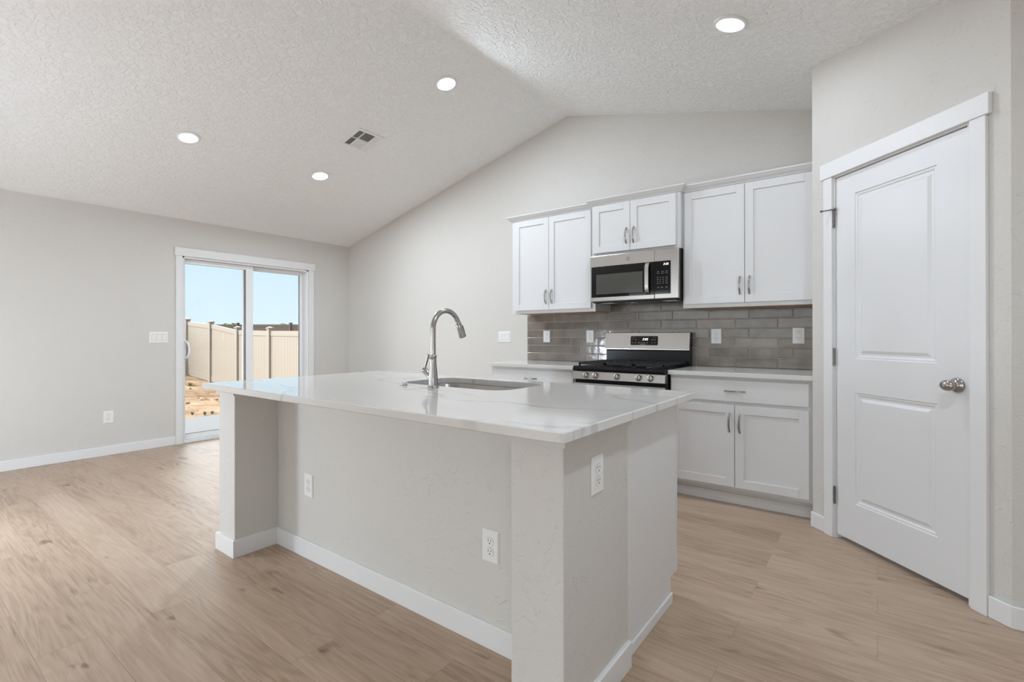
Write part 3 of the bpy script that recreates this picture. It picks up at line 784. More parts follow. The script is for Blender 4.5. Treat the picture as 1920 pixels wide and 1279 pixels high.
# ------------------------------------------------------------------ island
def island():
    O = (-1.8, -2.5, 0)
    t = thing('kitchen_island', 'white kitchen island base with a painted seating wall and end posts', 'island', O)
    ztop = 0.8835
    xl0, xl1 = -2.899, -2.714; xr0, xr1 = -0.891, -0.7067; yf = -2.993; yw = -2.7612
    q = B(); q.box(xl1 + 0.0002, xr0 - 0.0002, yw, -2.60, 0, ztop); q.link('seating_wall', M['wall'], t, O)
    q = B(); q.box(xl0, xl1, yf, -2.549, 0, ztop); q.link('post', M['wall'], t, O, 0.003)
    q = B(); q.box(xr0, xr1, yf, -2.549, 0, ztop); q.link('post', M['wall'], t, O, 0.003)
    # cap bands under the slab
    for (x0, x1) in ((xl0, xl1), (xr0, xr1)):
        q = B(); e = 0.012
        q.box(x0 - e, x1 + e, yf - e, -2.545, 0.851, ztop - 0.0005); q.link('cap_trim', M['wall'], t, O, 0.001)
    # base trims
    bt = 0.0135
    prof = [(0, 0), (bt, 0), (bt, BBH - 0.004), (bt - 0.005, BBH), (0, BBH)]
    q = B(); q.sweep([(xl0, -2.549), (xl0, yf), (xl1, yf), (xl1, yw), (xr0, yw), (xr0, yf), (xr1, yf), (xr1, -2.549)], prof)
    q.link('base_trim', M['trim'], t, O)
    # cabinet run on the kitchen side
    xs0, xs1 = -2.880, -0.7245
    q = B(); w_ = 0.018                                      # open-topped carcass, so the sink can hang in it
    q.box(xs0, xs0 + w_, -2.5485, -1.985, 0.108, ztop); q.box(xs1 - w_, xs1, -2.5485, -1.985, 0.108, ztop)
    q.box(xs0 + w_, xs1 - w_, -2.5485, -2.5305, 0.108, ztop); q.box(xs0 + w_, xs1 - w_, -2.003, -1.985, 0.108, ztop); q.box(xs0 + w_, xs1 - w_, -2.5305, -2.003, 0.108, 0.126)
    q.box(xs0 + 0.001, xs1, -2.5485, -2.050, 0, 0.108)
    q.link('cabinet_body', M['cabinet'], t, O, 0.001)
    q = B(); q.box(xs1 - 0.02, xs1 + 0.0005, -1.9845, -1.966, 0.108, ztop); q.box(xs0, xs0 + 0.04, -1.9845, -1.966, 0.108, ztop); q.box(xs0, xs1, -1.9845, -1.966, ztop - 0.03, ztop); q.link('face_frame', M['cabinet'], t, O)
    n = 4; w = (xs1 - xs0 - 0.06) / n
    for i in range(n):
        x0 = xs0 + 0.03 + w * i + 0.002; x1 = x0 + w - 0.004
        d = B(); st = 0.056; ya, yb = -1.9845, -1.945
        d.box(x0, x0 + st, -1.965, -1.946, 0.136, 0.860); d.box(x1 - st, x1, -1.965, -1.946, 0.136, 0.860); d.box(x0 + st, x1 - st, -1.965, -1.946, 0.136, 0.192); d.box(x0 + st, x1 - st, -1.965, -1.946, 0.804, 0.860); d.box(x0 + st, x1 - st, -1.965, -1.954, 0.192, 0.804)
        d.link('cabinet_door', M['cabinet'], t, O, 0.001)
    q = B(); q.box(xs1 + 0.0002, xs1 + 0.0095, -2.5485, -2.050, 0.0, 0.044); q.link('shoe_trim', M['trim'], t, O, 0.003)
island()

def rrect(x0, x1, y0, y1, r, n=8):
    pts = []
    for cx, cy, a0 in ((x1 - r, y0 + r, -90), (x1 - r, y1 - r, 0), (x0 + r, y1 - r, 90), (x0 + r, y0 + r, 180)):
        for i in range(n + 1):
            q = R(a0 + 90 * i / n); pts.append((cx + r * math.cos(q), cy + r * math.sin(q)))
    return pts
SKX0, SKX1, SKY0, SKY1 = -2.075, -1.365, -2.440, -2.035
def ring_fill(q, outer, inner, z, flip=False):
    n = len(outer); vs = [(x, y, z) for x, y in outer] + [(x, y, z) for x, y in inner]
    q.add(vs, [(i, (i + 1) % n, n + (i + 1) % n, n + i) for i in range(n)])
def island_top():
    O = (-1.77, -2.5, 0.884)
    z0, z1 = 0.884, 0.914; x0, x1, y0, y1 = -2.884, -0.650, -3.090, -1.935
    out = rrect(x0, x1, y0, y1, 0.012, 8); hole = rrect(SKX0, SKX1, SKY0, SKY1, 0.095, 8)
    q = B(); e = 0.003; oin = rrect(x0 + e, x1 - e, y0 + e, y1 - e, 0.010, 8); n = len(out)
    ring_fill(q, oin, hole, z1); ring_fill(q, oin, hole, z0)
    q.add([(x, y, z0) for x, y in oin] + [(x, y, z0 + e) for x, y in out] + [(x, y, z1 - e) for x, y in out] + [(x, y, z1) for x, y in oin],
          [(k * n + i, k * n + (i + 1) % n, (k + 1) * n + (i + 1) % n, (k + 1) * n + i) for k in range(3) for i in range(n)])
    q.add([(x, y, z0) for x, y in hole] + [(x, y, z1) for x, y in hole], [(i, (i + 1) % n, n + (i + 1) % n, n + i) for i in range(n)])
    o = q.link('countertop', M['quartz'], off=O)
    tag(o, 'large white veined quartz slab on the island with a sink cutout', 'countertop')
island_top()

def sink():
    O = (-1.72, -2.24, 0.66)
    t = thing('kitchen_sink', 'undermount stainless steel sink set in the island countertop', 'sink', O)
    q = B(); g = 0.006
    rims = [(-0.03, 0.8833, 0.11), (g, 0.8833, 0.098), (g + 0.004, 0.878, 0.094), (g + 0.010, 0.72, 0.085), (g + 0.03, 0.690, 0.07), (g + 0.06, 0.684, 0.05)]
    loops = [[(x, y, z) for x, y in rrect(SKX0 + i, SKX1 - i, SKY0 + i, SKY1 - i, r, 8)] for i, z, r in rims]
    n = len(loops[0]); vs = sum(loops, [])
    q.add(vs, [(k * n + i, k * n + (i + 1) % n, (k + 1) * n + (i + 1) % n, (k + 1) * n + i) for k in range(len(loops) - 1) for i in range(n)], True)
    q.add(loops[-1], [tuple(range(n))])
    lo = [(x, y, z - 0.002) for x, y, z in loops[0]]
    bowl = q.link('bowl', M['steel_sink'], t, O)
    d = B(); d.lathe([(0.0, 0.6845), (0.045, 0.6845), (0.045, 0.687), (0.036, 0.688), (0.030, 0.6862), (0.0, 0.6862)], (-1.72, -2.18, 0)); d.link('drain', M['chrome'], t, O)
sink()

def faucet():
    bx, by, bz = -1.726, -2.511, 0.9142
    t = thing('kitchen_faucet', 'brushed nickel gooseneck pull-down faucet on the island', 'faucet', (bx, by, bz))
    q = B(); q.lathe([(0.028, 0.0), (0.028, 0.005), (0.0235, 0.007), (0.0235, 0.012), (0.0235, 0.03), (0.0225, 0.055), (0.0190, 0.090), (0.0165, 0.118), (0.0160, 0.135), (0.0165, 0.147), (0.0185, 0.149), (0.0185, 0.157), (0.0145, 0.160)])
    q.link('body', M['nickel'], t)
    # gooseneck: up, over towards +y
    q = B(); pts = [(0, 0, 0.155), (0, 0, 0.20), (0, 0, 0.262)]
    rr = 0.092; zc_ = 0.285
    for i in range(0, 25):
        an = math.pi - i * math.pi * 0.875 / 24
        pts.append((0, rr + rr * math.cos(an), zc_ + rr * math.sin(an)))
    q.tube(pts, 0.0128, 20); q.link('spout', M['nickel'], t)
    e = Vector(pts[-1]); d = (Vector(pts[-1]) - Vector(pts[-2])).normalized()
    q = B(); q.lathe([(0.0125, -0.004), (0.0142, -0.002), (0.0142, 0.006), (0.0135, 0.008), (0.0150, 0.010), (0.0165, 0.05), (0.0190, 0.078), (0.0185, 0.082), (0.013, 0.083)], e, d)
    hd = q.link('spray_head', M['nickel'], t)
    q = B(); c = e + d * 0.045; nrm = Vector((0, d.z * -1, d.y)).normalized()
    s0 = len(q.v); q.box(-0.006, 0.006, -0.003, 0.003, -0.02, 0.02)
    zz = d; yy = nrm; xx = yy.cross(zz); q.xf(Matrix.Translation(c + nrm * 0.0185) @ Matrix((xx, yy, zz)).transposed().to_4x4(), s0)
    q.link('spray_button', M['black'], hd, bevel=0.001)
    # handle: slanted hub and upright lever
    q = B(); p0 = Vector((-0.012, 0, 0.045)); p1 = Vector((-0.066, 0, 0.088)); hdv = (p1 - p0).normalized()
    q.lathe([(0.014, 0), (0.0145, 0.046), (0.0135, 0.047), (0.0135, 0.049), (0.0150, 0.050), (0.0150, 0.066), (0.012, 0.070)], p0, hdv)
    hb = q.link('handle', M['nickel'], t)
    q = B(); l0 = p0 + hdv * 0.060; q.tube([l0, l0 + Vector((0.006, 0, 0.02)), l0 + Vector((0.022, 0, 0.062)), l0 + Vector((0.028, 0, 0.078))], [0.0055, 0.005, 0.0068, 0.0078], 14)
    q.link('lever', M['nickel'], hb)
faucet()
q = B(); q.lathe([(0.0, 0.0), (0.0195, 0.0), (0.0195, 0.004), (0.0165, 0.0045), (0.0165, 0.006), (0.0205, 0.007), (0.0205, 0.0115), (0.018, 0.013), (0.0, 0.0135)], (-1.941, -2.509, 0.9142))
tag(q.link('disposal_button', M['chrome'], off=(-1.941, -2.509, 0.9142)), 'small round steel push button left of the faucet on the island', 'button')

# ------------------------------------------------------------------ seven-segment digits
SEG = {'0': 'abcdef', '1': 'bc', '2': 'abged', '3': 'abgcd', '4': 'fgbc', '5': 'afgcd', '6': 'afgedc', '8': 'abcdefg'}
def digits(text, x, z, h, y, slant=0.18):
    q = B(); w = h * 0.5; s = h * 0.16
    for ch in text:
        if ch == ':':
            for zz in (z + h * 0.25, z + h * 0.65): q.box(x, x + s, y - 0.0006, y, zz, zz + s)
            x += s * 2.2; continue
        R_ = {'a': (0, w, h - s, h), 'd': (0, w, 0, s), 'g': (0, w, h / 2 - s / 2, h / 2 + s / 2), 'f': (0, s, h / 2, h), 'e': (0, s, 0, h / 2), 'b': (w - s, w, h / 2, h), 'c': (w - s, w, 0, h / 2)}
        for g_ in SEG[ch]:
            a_, b_, c_, d_ = R_[g_]; q.box(x + a_, x + b_, y - 0.0006, y, z + c_, z + d_)
        x += w + s * 1.5
    for v in q.v: v.x += (v.z - z) * slant
    return q

# ------------------------------------------------------------------ microwave
def microwave():
    x0, x1, z0, z1, yf = -1.9735, -1.2185, 1.4465, 1.8440, -0.425
    O = ((x0 + x1) / 2, -0.2, z0)
    t = thing('microwave', 'stainless steel over-the-range microwave under the short cabinet', 'microwave', O)
    q = B(); q.box(x0 + 0.004, x1 - 0.004, -0.383, -0.012, z0 + 0.004, z1); q.link('case', M['dark_side'], t, O, 0.002)
    xs = -1.4045                                               # split between door and control side
    # gently bowed front shared by door and control panel
    def yfront(x): u = (x - (x0 + x1) / 2) / ((x1 - x0) / 2); return yf + 0.010 * u * u
    def bowed(q, a_, b_, c_, d_, dy, n=10, back=-0.384):
        xs_ = [a_ + (b_ - a_) * i / n for i in range(n + 1)]
        vs = []
        for x in xs_: y = yfront(x) - dy; vs += [(x, y, c_), (x, y, d_), (x, back, d_), (x, back, c_)]
        fs = [(i * 4 + j, i * 4 + (j + 1) % 4, (i + 1) * 4 + (j + 1) % 4, (i + 1) * 4 + j) for i in range(n) for j in range(4)] + [(0, 1, 2, 3), tuple(n * 4 + j for j in (3, 2, 1, 0))]
        q.add(vs, fs)
    q = B(); bowed(q, x0, xs - 0.0012, z0 + 0.010, z1 - 0.002, 0.0); dr = q.link('microwave_door', M['steel'], t, O, 0.003)
    q = B(); bowed(q, xs + 0.0012, x1, z0 + 0.010, z1 - 0.002, 0.0, 6); cp = q.link('control_panel', M['steel'], t, O, 0.003)
    q = B(); bowed(q, -1.9610, xs - 0.0016, 1.489, 1.750, 0.0012, 8); q.link('door_glass', M['black_glass'], dr, O, 0.0008)
    q = B(); bowed(q, -1.914, -1.500, 1.515, 1.682, 0.0018, 8); q.link('window_screen', M['oven_window'], dr, O)
    tp = B(); bowed(tp, xs + 0.0016, -1.277, 1.492, 1.750, 0.0012, 4); tp.mat(1)
    yt = yfront(-1.34) - 0.0030
    digits('2:25', -1.332, 1.716, 0.016, yt - 0.0005, 0.25).link('clock_digits', M['digit'], cp, O)
    def dash(x, z, w, h): yy = yfront(x) - 0.0014; tp.box(x - w / 2, x + w / 2, yy - 0.0009, yy, z - h / 2, z + h / 2)
    for z in (1.668, 1.654):
        for x, w in ((-1.375, .018), (-1.340, .020), (-1.308, .016)): dash(x, z, w, 0.0024)
    for z in (1.622, 1.606, 1.591, 1.576):
        for x, w in ((-1.378, .008), (-1.358, .005), (-1.336, .008), (-1.309, .016)): dash(x, z, w, 0.0045 if w < .01 else 0.003)
    for x in (-1.374, -1.345, -1.310): dash(x, 1.544, 0.013, 0.0045)
    tp.link('touch_panel', [M['black_glass'], M['legend']], cp, O)
    # flat bowed vertical handle
    q = B(); hx = -1.458; hw = 0.017; N = 40; vs = []
    for i in range(N + 1):
        u = -1 + 2 * i / N; z = 1.620 + 0.126 * u; d = 0.030 * (1 - abs(u) ** 6) + 0.004; y = yfront(hx) - d
        for yy, xx in ((y + 0.006, hx - hw), (y + 0.006, hx + hw), (y, hx + hw * .9), (y, hx - hw * .9)): vs.append((xx, yy, z))
    q.add(vs, [(i * 4 + j, i * 4 + (j + 1) % 4, (i + 1) * 4 + (j + 1) % 4, (i + 1) * 4 + j) for i in range(N) for j in range(4)] + [(3, 2, 1, 0), tuple(N * 4 + j for j in range(4))])
    q.link('handle', M['steel'], dr, O, 0.0015)
    # round emblem with script strokes
    q = B(); ex, ez, er = -1.624, 1.793, 0.0145; ey = yfront(ex) - 0.0006
    ring = lambda r_, cx=ex, cz=ez, a0=0, a1=360, n=24: [(cx + r_ * math.cos(R(a0 + (a1 - a0) * i / n)), ey, cz + r_ * math.sin(R(a0 + (a1 - a0) * i / n))) for i in range(n + 1)]
    q.tube(ring(er), 0.0013, 6); q.tube(ring(er * .36, ex - 0.0045, ez + 0.001, 30, 330), 0.0009, 6); q.tube(ring(er * .30, ex + 0.005, ez + 0.0035, 60, 300), 0.0009, 6); q.tube(ring(er * .32, ex + 0.005, ez - 0.0045, 80, 320), 0.0009, 6)
    q.tube([(ex - 0.004, ey, ez + 0.010), (ex + 0.001, ey, ez + 0.018), (ex - 0.001, ey, ez + 0.021)], 0.001, 6); q.tube([(ex - 0.001, ey, ez - 0.006), (ex - 0.006, ey, ez - 0.010)], 0.0009, 6)
    q.link('emblem', M['emblem'], dr, O)
    # underside: grille and lamp lenses
    q = B(); q.box(x0 + 0.01, x1 - 0.01, -0.375, -0.03, z0 - 0.002, z0 + 0.0035); q.link('vent_grille', M['black'], t, O)
    for (a_, b_) in ((-1.905, -1.800), (-1.365, -1.262)):
        q = B(); q.box(a_, b_, -0.350, -0.255, z0 - 0.004, z0 - 0.002); q.link('lamp_lens', M['hoodlens'], t, O)
    q = B(); q.lathe([(0.0, 0), (0.03, 0), (0.028, -0.006), (0.0, -0.007)], (-1.62, -0.30, z0 - 0.002)); q.link('lamp_button', M['chrome'], t, O)
microwave()

# ------------------------------------------------------------------ range
def gas_range():
    x0, x1 = -1.9880, -1.2255; O = ((x0 + x1) / 2, -0.35, 0)
    t = thing('gas_range', 'freestanding stainless steel gas range with black cooktop', 'range', O)
    q = B(); q.box(x0, x1, -0.640, -0.022, 0.06, 0.900); q.link('body', M['dark_side'], t, O, 0.002)
    for lx in (x0 + 0.05, x1 - 0.05):
        for ly in (-0.6, -0.1): q = B(); q.cyl((lx, ly, 0), (lx, ly, 0.06), 0.018); q.link('foot', M['black'], t, O)
    # cooktop tray with rolled front
    q = B(); q.prism([(-0.660, 0.892), (-0.675, 0.884), (-0.690, 0.884), (-0.694, 0.900), (-0.686, 0.916), (-0.668, 0.922), (-0.650, 0.917), (-0.095, 0.917), (-0.095, 0.892)], x0, x1, 'x'); q.link('cooktop', M['black'], t, O, 0.001)
    # tilted control panel with five knobs
    q = B(); prof = [(-0.642, 0.813), (-0.686, 0.813), (-0.692, 0.818), (-0.682, 0.878), (-0.676, 0.882), (-0.642, 0.882)]
    q.prism(prof, x0 + 0.002, x1 - 0.002, 'x'); q.mat(1)
    for kx in (-1.868, -1.785, -1.604, -1.427, -1.336):
        for dx, dz in ((-0.028, 0.021), (0.030, 0.018)): q.box(kx + dx - 0.002, kx + dx + 0.002, -0.6890 + dz * 0.1, -0.6790, 0.848 + dz, 0.848 + dz + 0.004)
    cp = q.link('control_panel', [M['steel'], M['slot']], t, O)
    for kx in (-1.868, -1.785, -1.604, -1.427, -1.336):
        q = B(); n_ = Vector((0, -0.986, 0.164)).normalized(); c = Vector((kx, -0.6868, 0.848))
        q.lathe([(0.0245, 0.0), (0.0245, 0.003), (0.022, 0.005), (0.0205, 0.024), (0.018, 0.027), (0.0, 0.0275)], c, n_, 28)
        k = q.link('knob', M['steel'], cp, O)
        q = B(); q.box(-0.0022, 0.0022, -0.0290, -0.0272, -0.017, 0.017); q.xf(Matrix.Translation(c) @ Matrix.Rotation(-0.165, 4, 'X')); q.link('pointer', M['dark_side'], k, O)
    # vent gap strip and oven door
    q = B(); q.box(x0 + 0.004, x1 - 0.004, -0.655, -0.6405, 0.780, 0.8125); q.link('vent_strip', M['black'], t, O)
    q = B(); q.box(x0 + 0.006, x1 - 0.006, -0.690, -0.645, 0.250, 0.787); od = q.link('oven_door', M['steel'], t, O, 0.003)
    q = B()
    for i in range(4): q.box(x0 + 0.10 + i * 0.145, x0 + 0.225 + i * 0.145, -0.684, -0.668, 0.7862, 0.7876)
    q.link('door_vent', M['black'], od, O)
    q = B(); q.box(x0 + 0.09, x1 - 0.09, -0.692, -0.6902, 0.36, 0.66); q.link('oven_window', M['black_glass'], od, O)
    q = B(); q.cyl((x0 + 0.05, -0.735, 0.716), (x1 - 0.05, -0.735, 0.716), 0.011)
    for hx in (x0 + 0.08, x1 - 0.08): q.cyl((hx, -0.690, 0.716), (hx, -0.735, 0.716), 0.008)
    q.link('handle', M['steel'], od, O)
    q = B(); q.box(x0 + 0.006, x1 - 0.006, -0.688, -0.645, 0.075, 0.245); q.link('storage_drawer', M['steel'], t, O, 0.003)
    # backguard
    q = B(); q.prism([(-0.094, 0.918), (-0.094, 1.03), (-0.075, 1.192), (-0.024, 1.192), (-0.024, 0.918)], x0 + 0.010, x1 - 0.004, 'x'); bg = q.link('backguard', M['black'], t, O, 0.002)
    q = B(); q.prism([(-0.0945, 1.041), (-0.112, 1.044), (-0.112, 1.050), (-0.094, 1.190), (-0.078, 1.194), (-0.060, 1.194), (-0.060, 1.1925), (-0.076, 1.1925)], x0 + 0.004, x1 - 0.004, 'x'); fp = q.link('fascia', M['steel'], bg, O, 0.002)
    # sloped display on the fascia
    tilt = math.atan2(0.018, 0.140); mt = Matrix.Translation((-1.617, -0.1035, 1.122)) @ Matrix.Rotation(-tilt, 4, 'X')
    pts = rrect(-0.122, 0.122, -0.040, 0.040, 0.009, 4)
    q = B(); q.prism(pts, -0.0025, 0.003, 'y'); dp = q; dp.mat(1)
    q = digits('2:25', -0.012, 0.002, 0.019, -0.0028, 0.25); q.xf(mt); q.link('clock_digits', M['digit'], bg, O)
    for x, z, w, h in ((-.105, .008, .007, .007), (-.075, .008, .009, .008), (.075, .008, .014, .005), (.098, .008, .007, .007), (-.105, -.018, .013, .004), (-.075, -.018, .010, .007), (-.045, -.019, .010, .007), (-.018, -.019, .004, .007), (.006, -.019, .005, .006), (.030, -.019, .008, .007), (.072, -.018, .008, .006), (.095, -.018, .011, .005), (-.098, .027, .03, .002), (.09, .027, .025, .002)):
        dp.box(x - w / 2, x + w / 2, -0.0031, -0.0024, z - h / 2, z + h / 2)
    dp.xf(mt); dp.link('display_panel', [M['black_glass'], M['legend']], bg, O)
    # burners and grates
    W = x1 - x0
    for bx_, by_, r_ in ((x0 + 0.15, -0.52, 0.05), (x0 + 0.15, -0.24, 0.042), (x0 + W / 2, -0.38, 0.055), (x1 - 0.15, -0.52, 0.05), (x1 - 0.15, -0.24, 0.042)):
        q = B(); q.lathe([(r_ + 0.012, 0.9172), (r_ + 0.012, 0.9195), (r_, 0.922), (r_, 0.929), (r_ - 0.006, 0.933), (0.0, 0.934)], (bx_, by_, 0)); q.link('burner', M['iron'], t, O)
    for i in range(3):
        g0 = x0 + 0.022 + i * (W - 0.044) / 3 + 0.003; g1 = x0 + 0.022 + (i + 1) * (W - 0.044) / 3 - 0.003
        q = B(); y0, y1 = -0.640, -0.120; zt0, zt1 = 0.932, 0.949; bw_ = 0.014
        q.box(g0, g1, y0, y0 + bw_, zt0, zt1); q.box(g0, g1, y1 - bw_, y1, zt0, zt1); q.box(g0, g0 + bw_, y0, y1, zt0, zt1); q.box(g1 - bw_, g1, y0, y1, zt0, zt1)
        m_ = (g0 + g1) / 2; q.box(m_ - 0.005, m_ + 0.005, y0, y1, zt0 + 0.002, zt1)
        for yy in (-0.52, -0.38, -0.24): q.box(g0, g1, yy - 0.005, yy + 0.005, zt0 + 0.002, zt1)
        for yy in (y0, y1 - bw_, (y0 + y1) / 2 - bw_ / 2):
            for xx in (g0, g1 - bw_): q.box(xx, xx + bw_, yy, yy + bw_, 0.9172, zt0)
        q.link('grate', M['iron'], t, O, 0.002)
gas_range()

# ------------------------------------------------------------------ recessed lamps
def make_lamp():
    t = thing('recessed_ceiling_light', '', 'ceiling light', group='recessed ceiling lights')
    q = B(); q.lathe([(0.064, 0.0), (0.064, -0.0035), (0.066, -0.0105), (0.082, -0.0105), (0.0885, -0.006), (0.0885, 0.0)], n=40); q.link('trim_ring', M['vent'], t)
    q = B(); q.lathe([(0.0, -0.001), (0.0638, -0.001), (0.0638, -0.0035), (0.0, -0.0038)], n=40); q.link('lens', M['lens'], t)
    return t
def add_light(t, w):
    ld = bpy.data.lights.new('lamp_glow', 'AREA'); ld.shape = 'DISK'; ld.size = 0.12; ld.energy = w; ld.color = LAMP_COL
    o = bpy.data.objects.new('lamp_glow', ld); COL.objects.link(o); o.parent = t; o.location = (0, 0, -0.009)
lamp0 = make_lamp()
lamp_spots = [(-4.541, -2.560, 'lit recessed light nearest the left edge, left of the air vent'), (-2.823, -1.301, 'lit recessed light closest to the ceiling ridge, on the left slope'),
              (-4.547, -1.365, 'lit recessed light nearest the sliding door, just below the air vent'), (-0.644, -1.301, 'lit recessed light on the right slope above the range'),
              (-4.545, -5.2, 'added unseen recessed light behind the camera on the left slope'), (-4.545, -7.2, 'added unseen recessed light at the rear on the left slope'),  # both out of view, added for fill
              (0.20, -2.9, 'recessed light high above the pantry door on the right slope'), (-0.644, -7.0, 'added unseen recessed light at the rear on the right slope')]  # the rear one is out of view, added for fill
lamps = []
for i, (x, y, lab) in enumerate(lamp_spots):
    o = lamp0 if i == 0 else copy_tree(lamp0)
    o.location = (x, y, zc(x) - 0.0005); o.rotation_euler = (0, -math.atan(SL) if x < XRIDGE else math.atan(SR), 0); o['label'] = lab; lamps.append(o)

for o, w in zip(lamps, LAMP_W): add_light(o, w)

def fill_globe(x, y, z, label, w):  # added globe on a stand, unseen, only there to brighten the room
    t = thing('added_fill_globe', label, 'added fill light', (x, y, 0), group='added fill globes behind the camera')
    rad = 0.15; m = emit('fill_globe_glow', LAMP_COL, w / (math.pi * 4 * math.pi * rad * rad))
    q = B(); q.lathe([(rad * math.sin(math.pi * i / 16), z - rad * math.cos(math.pi * i / 16)) for i in range(17)]); q.link('globe', m, t)
    q = B(); q.lathe([(0.0, 0.0), (0.13, 0.0), (0.13, 0.012), (0.02, 0.02), (0.0, 0.02)]); q.link('base', M['nickel'], t)
    q = B(); q.cyl((0, 0, 0.018), (0, 0, z - rad + 0.003), 0.009, n=12); q.link('pole', M['nickel'], t)
fill_globe(-4.15, -4.55, 0.85, 'added opal fill globe left of the camera, out of view', FILL_W[0])
fill_globe(0.92, -5.2, 0.9, 'added opal fill globe right of the camera, out of view', FILL_W[1])

# ------------------------------------------------------------------ ceiling register (local: x up-slope, y along ridge, -z into room)
def register():
    x = -3.823; y = -1.380
    t = thing('ceiling_vent', 'square white air vent with slatted sections on the left slope', 'air vent', (x, y, zc(x) - 0.0005), rot=(0, -math.atan(SL), 0))
    h = 0.145
    q = B(); q.box(-h + 0.02, h - 0.02, -h + 0.02, h - 0.02, -0.0012, -0.0002); q.link('duct_shade', M['duct'], t)  # thin dark sheet stands in for the unlit duct cavity
    q = B(); f = 0.026; zt, zb = 0.0, -0.010
    q.box(-h, h, -h, -h + f, zb, zt); q.box(-h, h, h - f, h, zb, zt); q.box(-h, -h + f, -h + f, h - f, zb, zt); q.box(h - f, h, -h + f, h - f, zb, zt)
    ys = [-h + f, -0.058, 0.058, h - f]; w = 0.004
    for yy in ys[1:3]: q.box(-h + f, h - f, yy - w, yy + w, zb, zt)
    q.box(-w, w, -h + f, h - f, zb - 0.0003, zt); q.link('vent_frame', M['vent'], t, bevel=0.002)
    def slat(q, a0, a1, c, along, d):
        # thin tilted blade: top at c, bottom displaced by d
        th = 0.0009
        if along == 'x': vs = [(a0, c - th, -0.0015), (a1, c - th, -0.0015), (a1, c + th, -0.0015), (a0, c + th, -0.0015), (a0, c - th + d, -0.0098), (a1, c - th + d, -0.0098), (a1, c + th + d, -0.0098), (a0, c + th + d, -0.0098)]
        else: vs = [(c - th, a0, -0.0015), (c - th, a1, -0.0015), (c + th, a1, -0.0015), (c + th, a0, -0.0015), (c - th + d, a0, -0.0098), (c - th + d, a1, -0.0098), (c + th + d, a1, -0.0098), (c + th + d, a0, -0.0098)]
        q.add(vs, [(0, 1, 2, 3), (7, 6, 5, 4), (0, 4, 5, 1), (1, 5, 6, 2), (2, 6, 7, 3), (3, 7, 4, 0)])
    for (xa, xb) in ((-h + f, -w), (w, h - f)):
        q = B()
        for k in range(5): slat(q, xa, xb, ys[0] + 0.011 + k * 0.0115, 'x', -0.0075)
        q.link('louver', M['vent'], t)
        q = B()
        for k in range(5): slat(q, xa, xb, ys[2] + w + 0.002 + k * 0.0115, 'x', 0.0085)
        q.link('louver', M['vent'], t)
        q = B()
        for k in range(10):
            c = xa + 0.006 + k * (xb - xa) / 10
            slat(q, ys[1] + w, ys[2] - w, c, 'y', 0.0075 if xa > 0 else -0.0085)
        q.link('louver', M['vent'], t)
    for yy in (-h + 0.012, h - 0.012): q = B(); q.cyl((0, yy, -0.010), (0, yy, -0.0112), 0.003, n=10); q.link('screw', M['legend'], t)
register()

# ------------------------------------------------------------------ outside
def lerp(a_, b_, u): return a_ + (b_ - a_) * max(0.0, min(1.0, u))
FB = [(-40, -0.15), (-18.5, -0.15), (-16.65, -0.27), (-14.85, -0.45), (-13.0, -0.52), (-11.1, -0.54), (-8.6, -0.40), (-6.0, -0.25), (60, -0.3)]
def fence_base(x):
    for (xa, za), (xb, zb) in zip(FB, FB[1:]):
        if xa <= x <= xb: return lerp(za, zb, (x - xa) / (xb - xa))
    return -0.3
def ground_z(x, y):
    near = -0.13; u = (y + 1.2) / 3.4; u = max(0, min(1, u)); u = u * u * (3 - 2 * u)
    far = fence_base(x)
    w = max(0, min(1, (-8.6 - x) / 4.0)); z = lerp(near, lerp(near, far, u), w if y < 1 else 1)
    if x > -8.6 and y > 0.5: z = lerp(near, far, u)
    return z
def ground():
    q = B(); xs = [-70, -50, -40, -30, -25] + [-22 + 0.35 * i for i in range(46)] + [-5.5, -3, 0, 3, 6, 15, 40]
    ys = [-60, -40, -25, -15, -10] + [-6 + 0.35 * i for i in range(30)] + [6, 9, 14, 20, 30, 60]
    vs = []
    for y in ys:
        for x in xs:
            z = ground_z(x, y)
            if x < -8.7 and x > -22 and y > -6 and y < 2.2: z += 0.05 * mnoise.noise((x * 0.9, y * 0.9, 0.3)) + 0.03 * mnoise.noise((x * 2.7, y * 2.7, 1.3))
            inside = XL - 0.5 < x < XR + 0.6 and YB - 0.5 < y < 0.6
            if inside: z = -0.35
            vs.append((x, y, z))
    n = len(xs); q.add(vs, [(j * n + i, j * n + i + 1, (j + 1) * n + i + 1, (j + 1) * n + i) for j in range(len(ys) - 1) for i in range(n - 1)], True)
    o = q.link('ground', M['dirt']); tag(o, 'bare tan dirt yard outside the glass door', 'ground', kind='structure')
ground()
q = B(); q.box(-8.50, XL - T - 0.001, -4.6, 0.4, -0.30, -0.10)
structure('patio_floor', q, M['concrete'], 'pale concrete patio slab outside the glass door', 'patio')

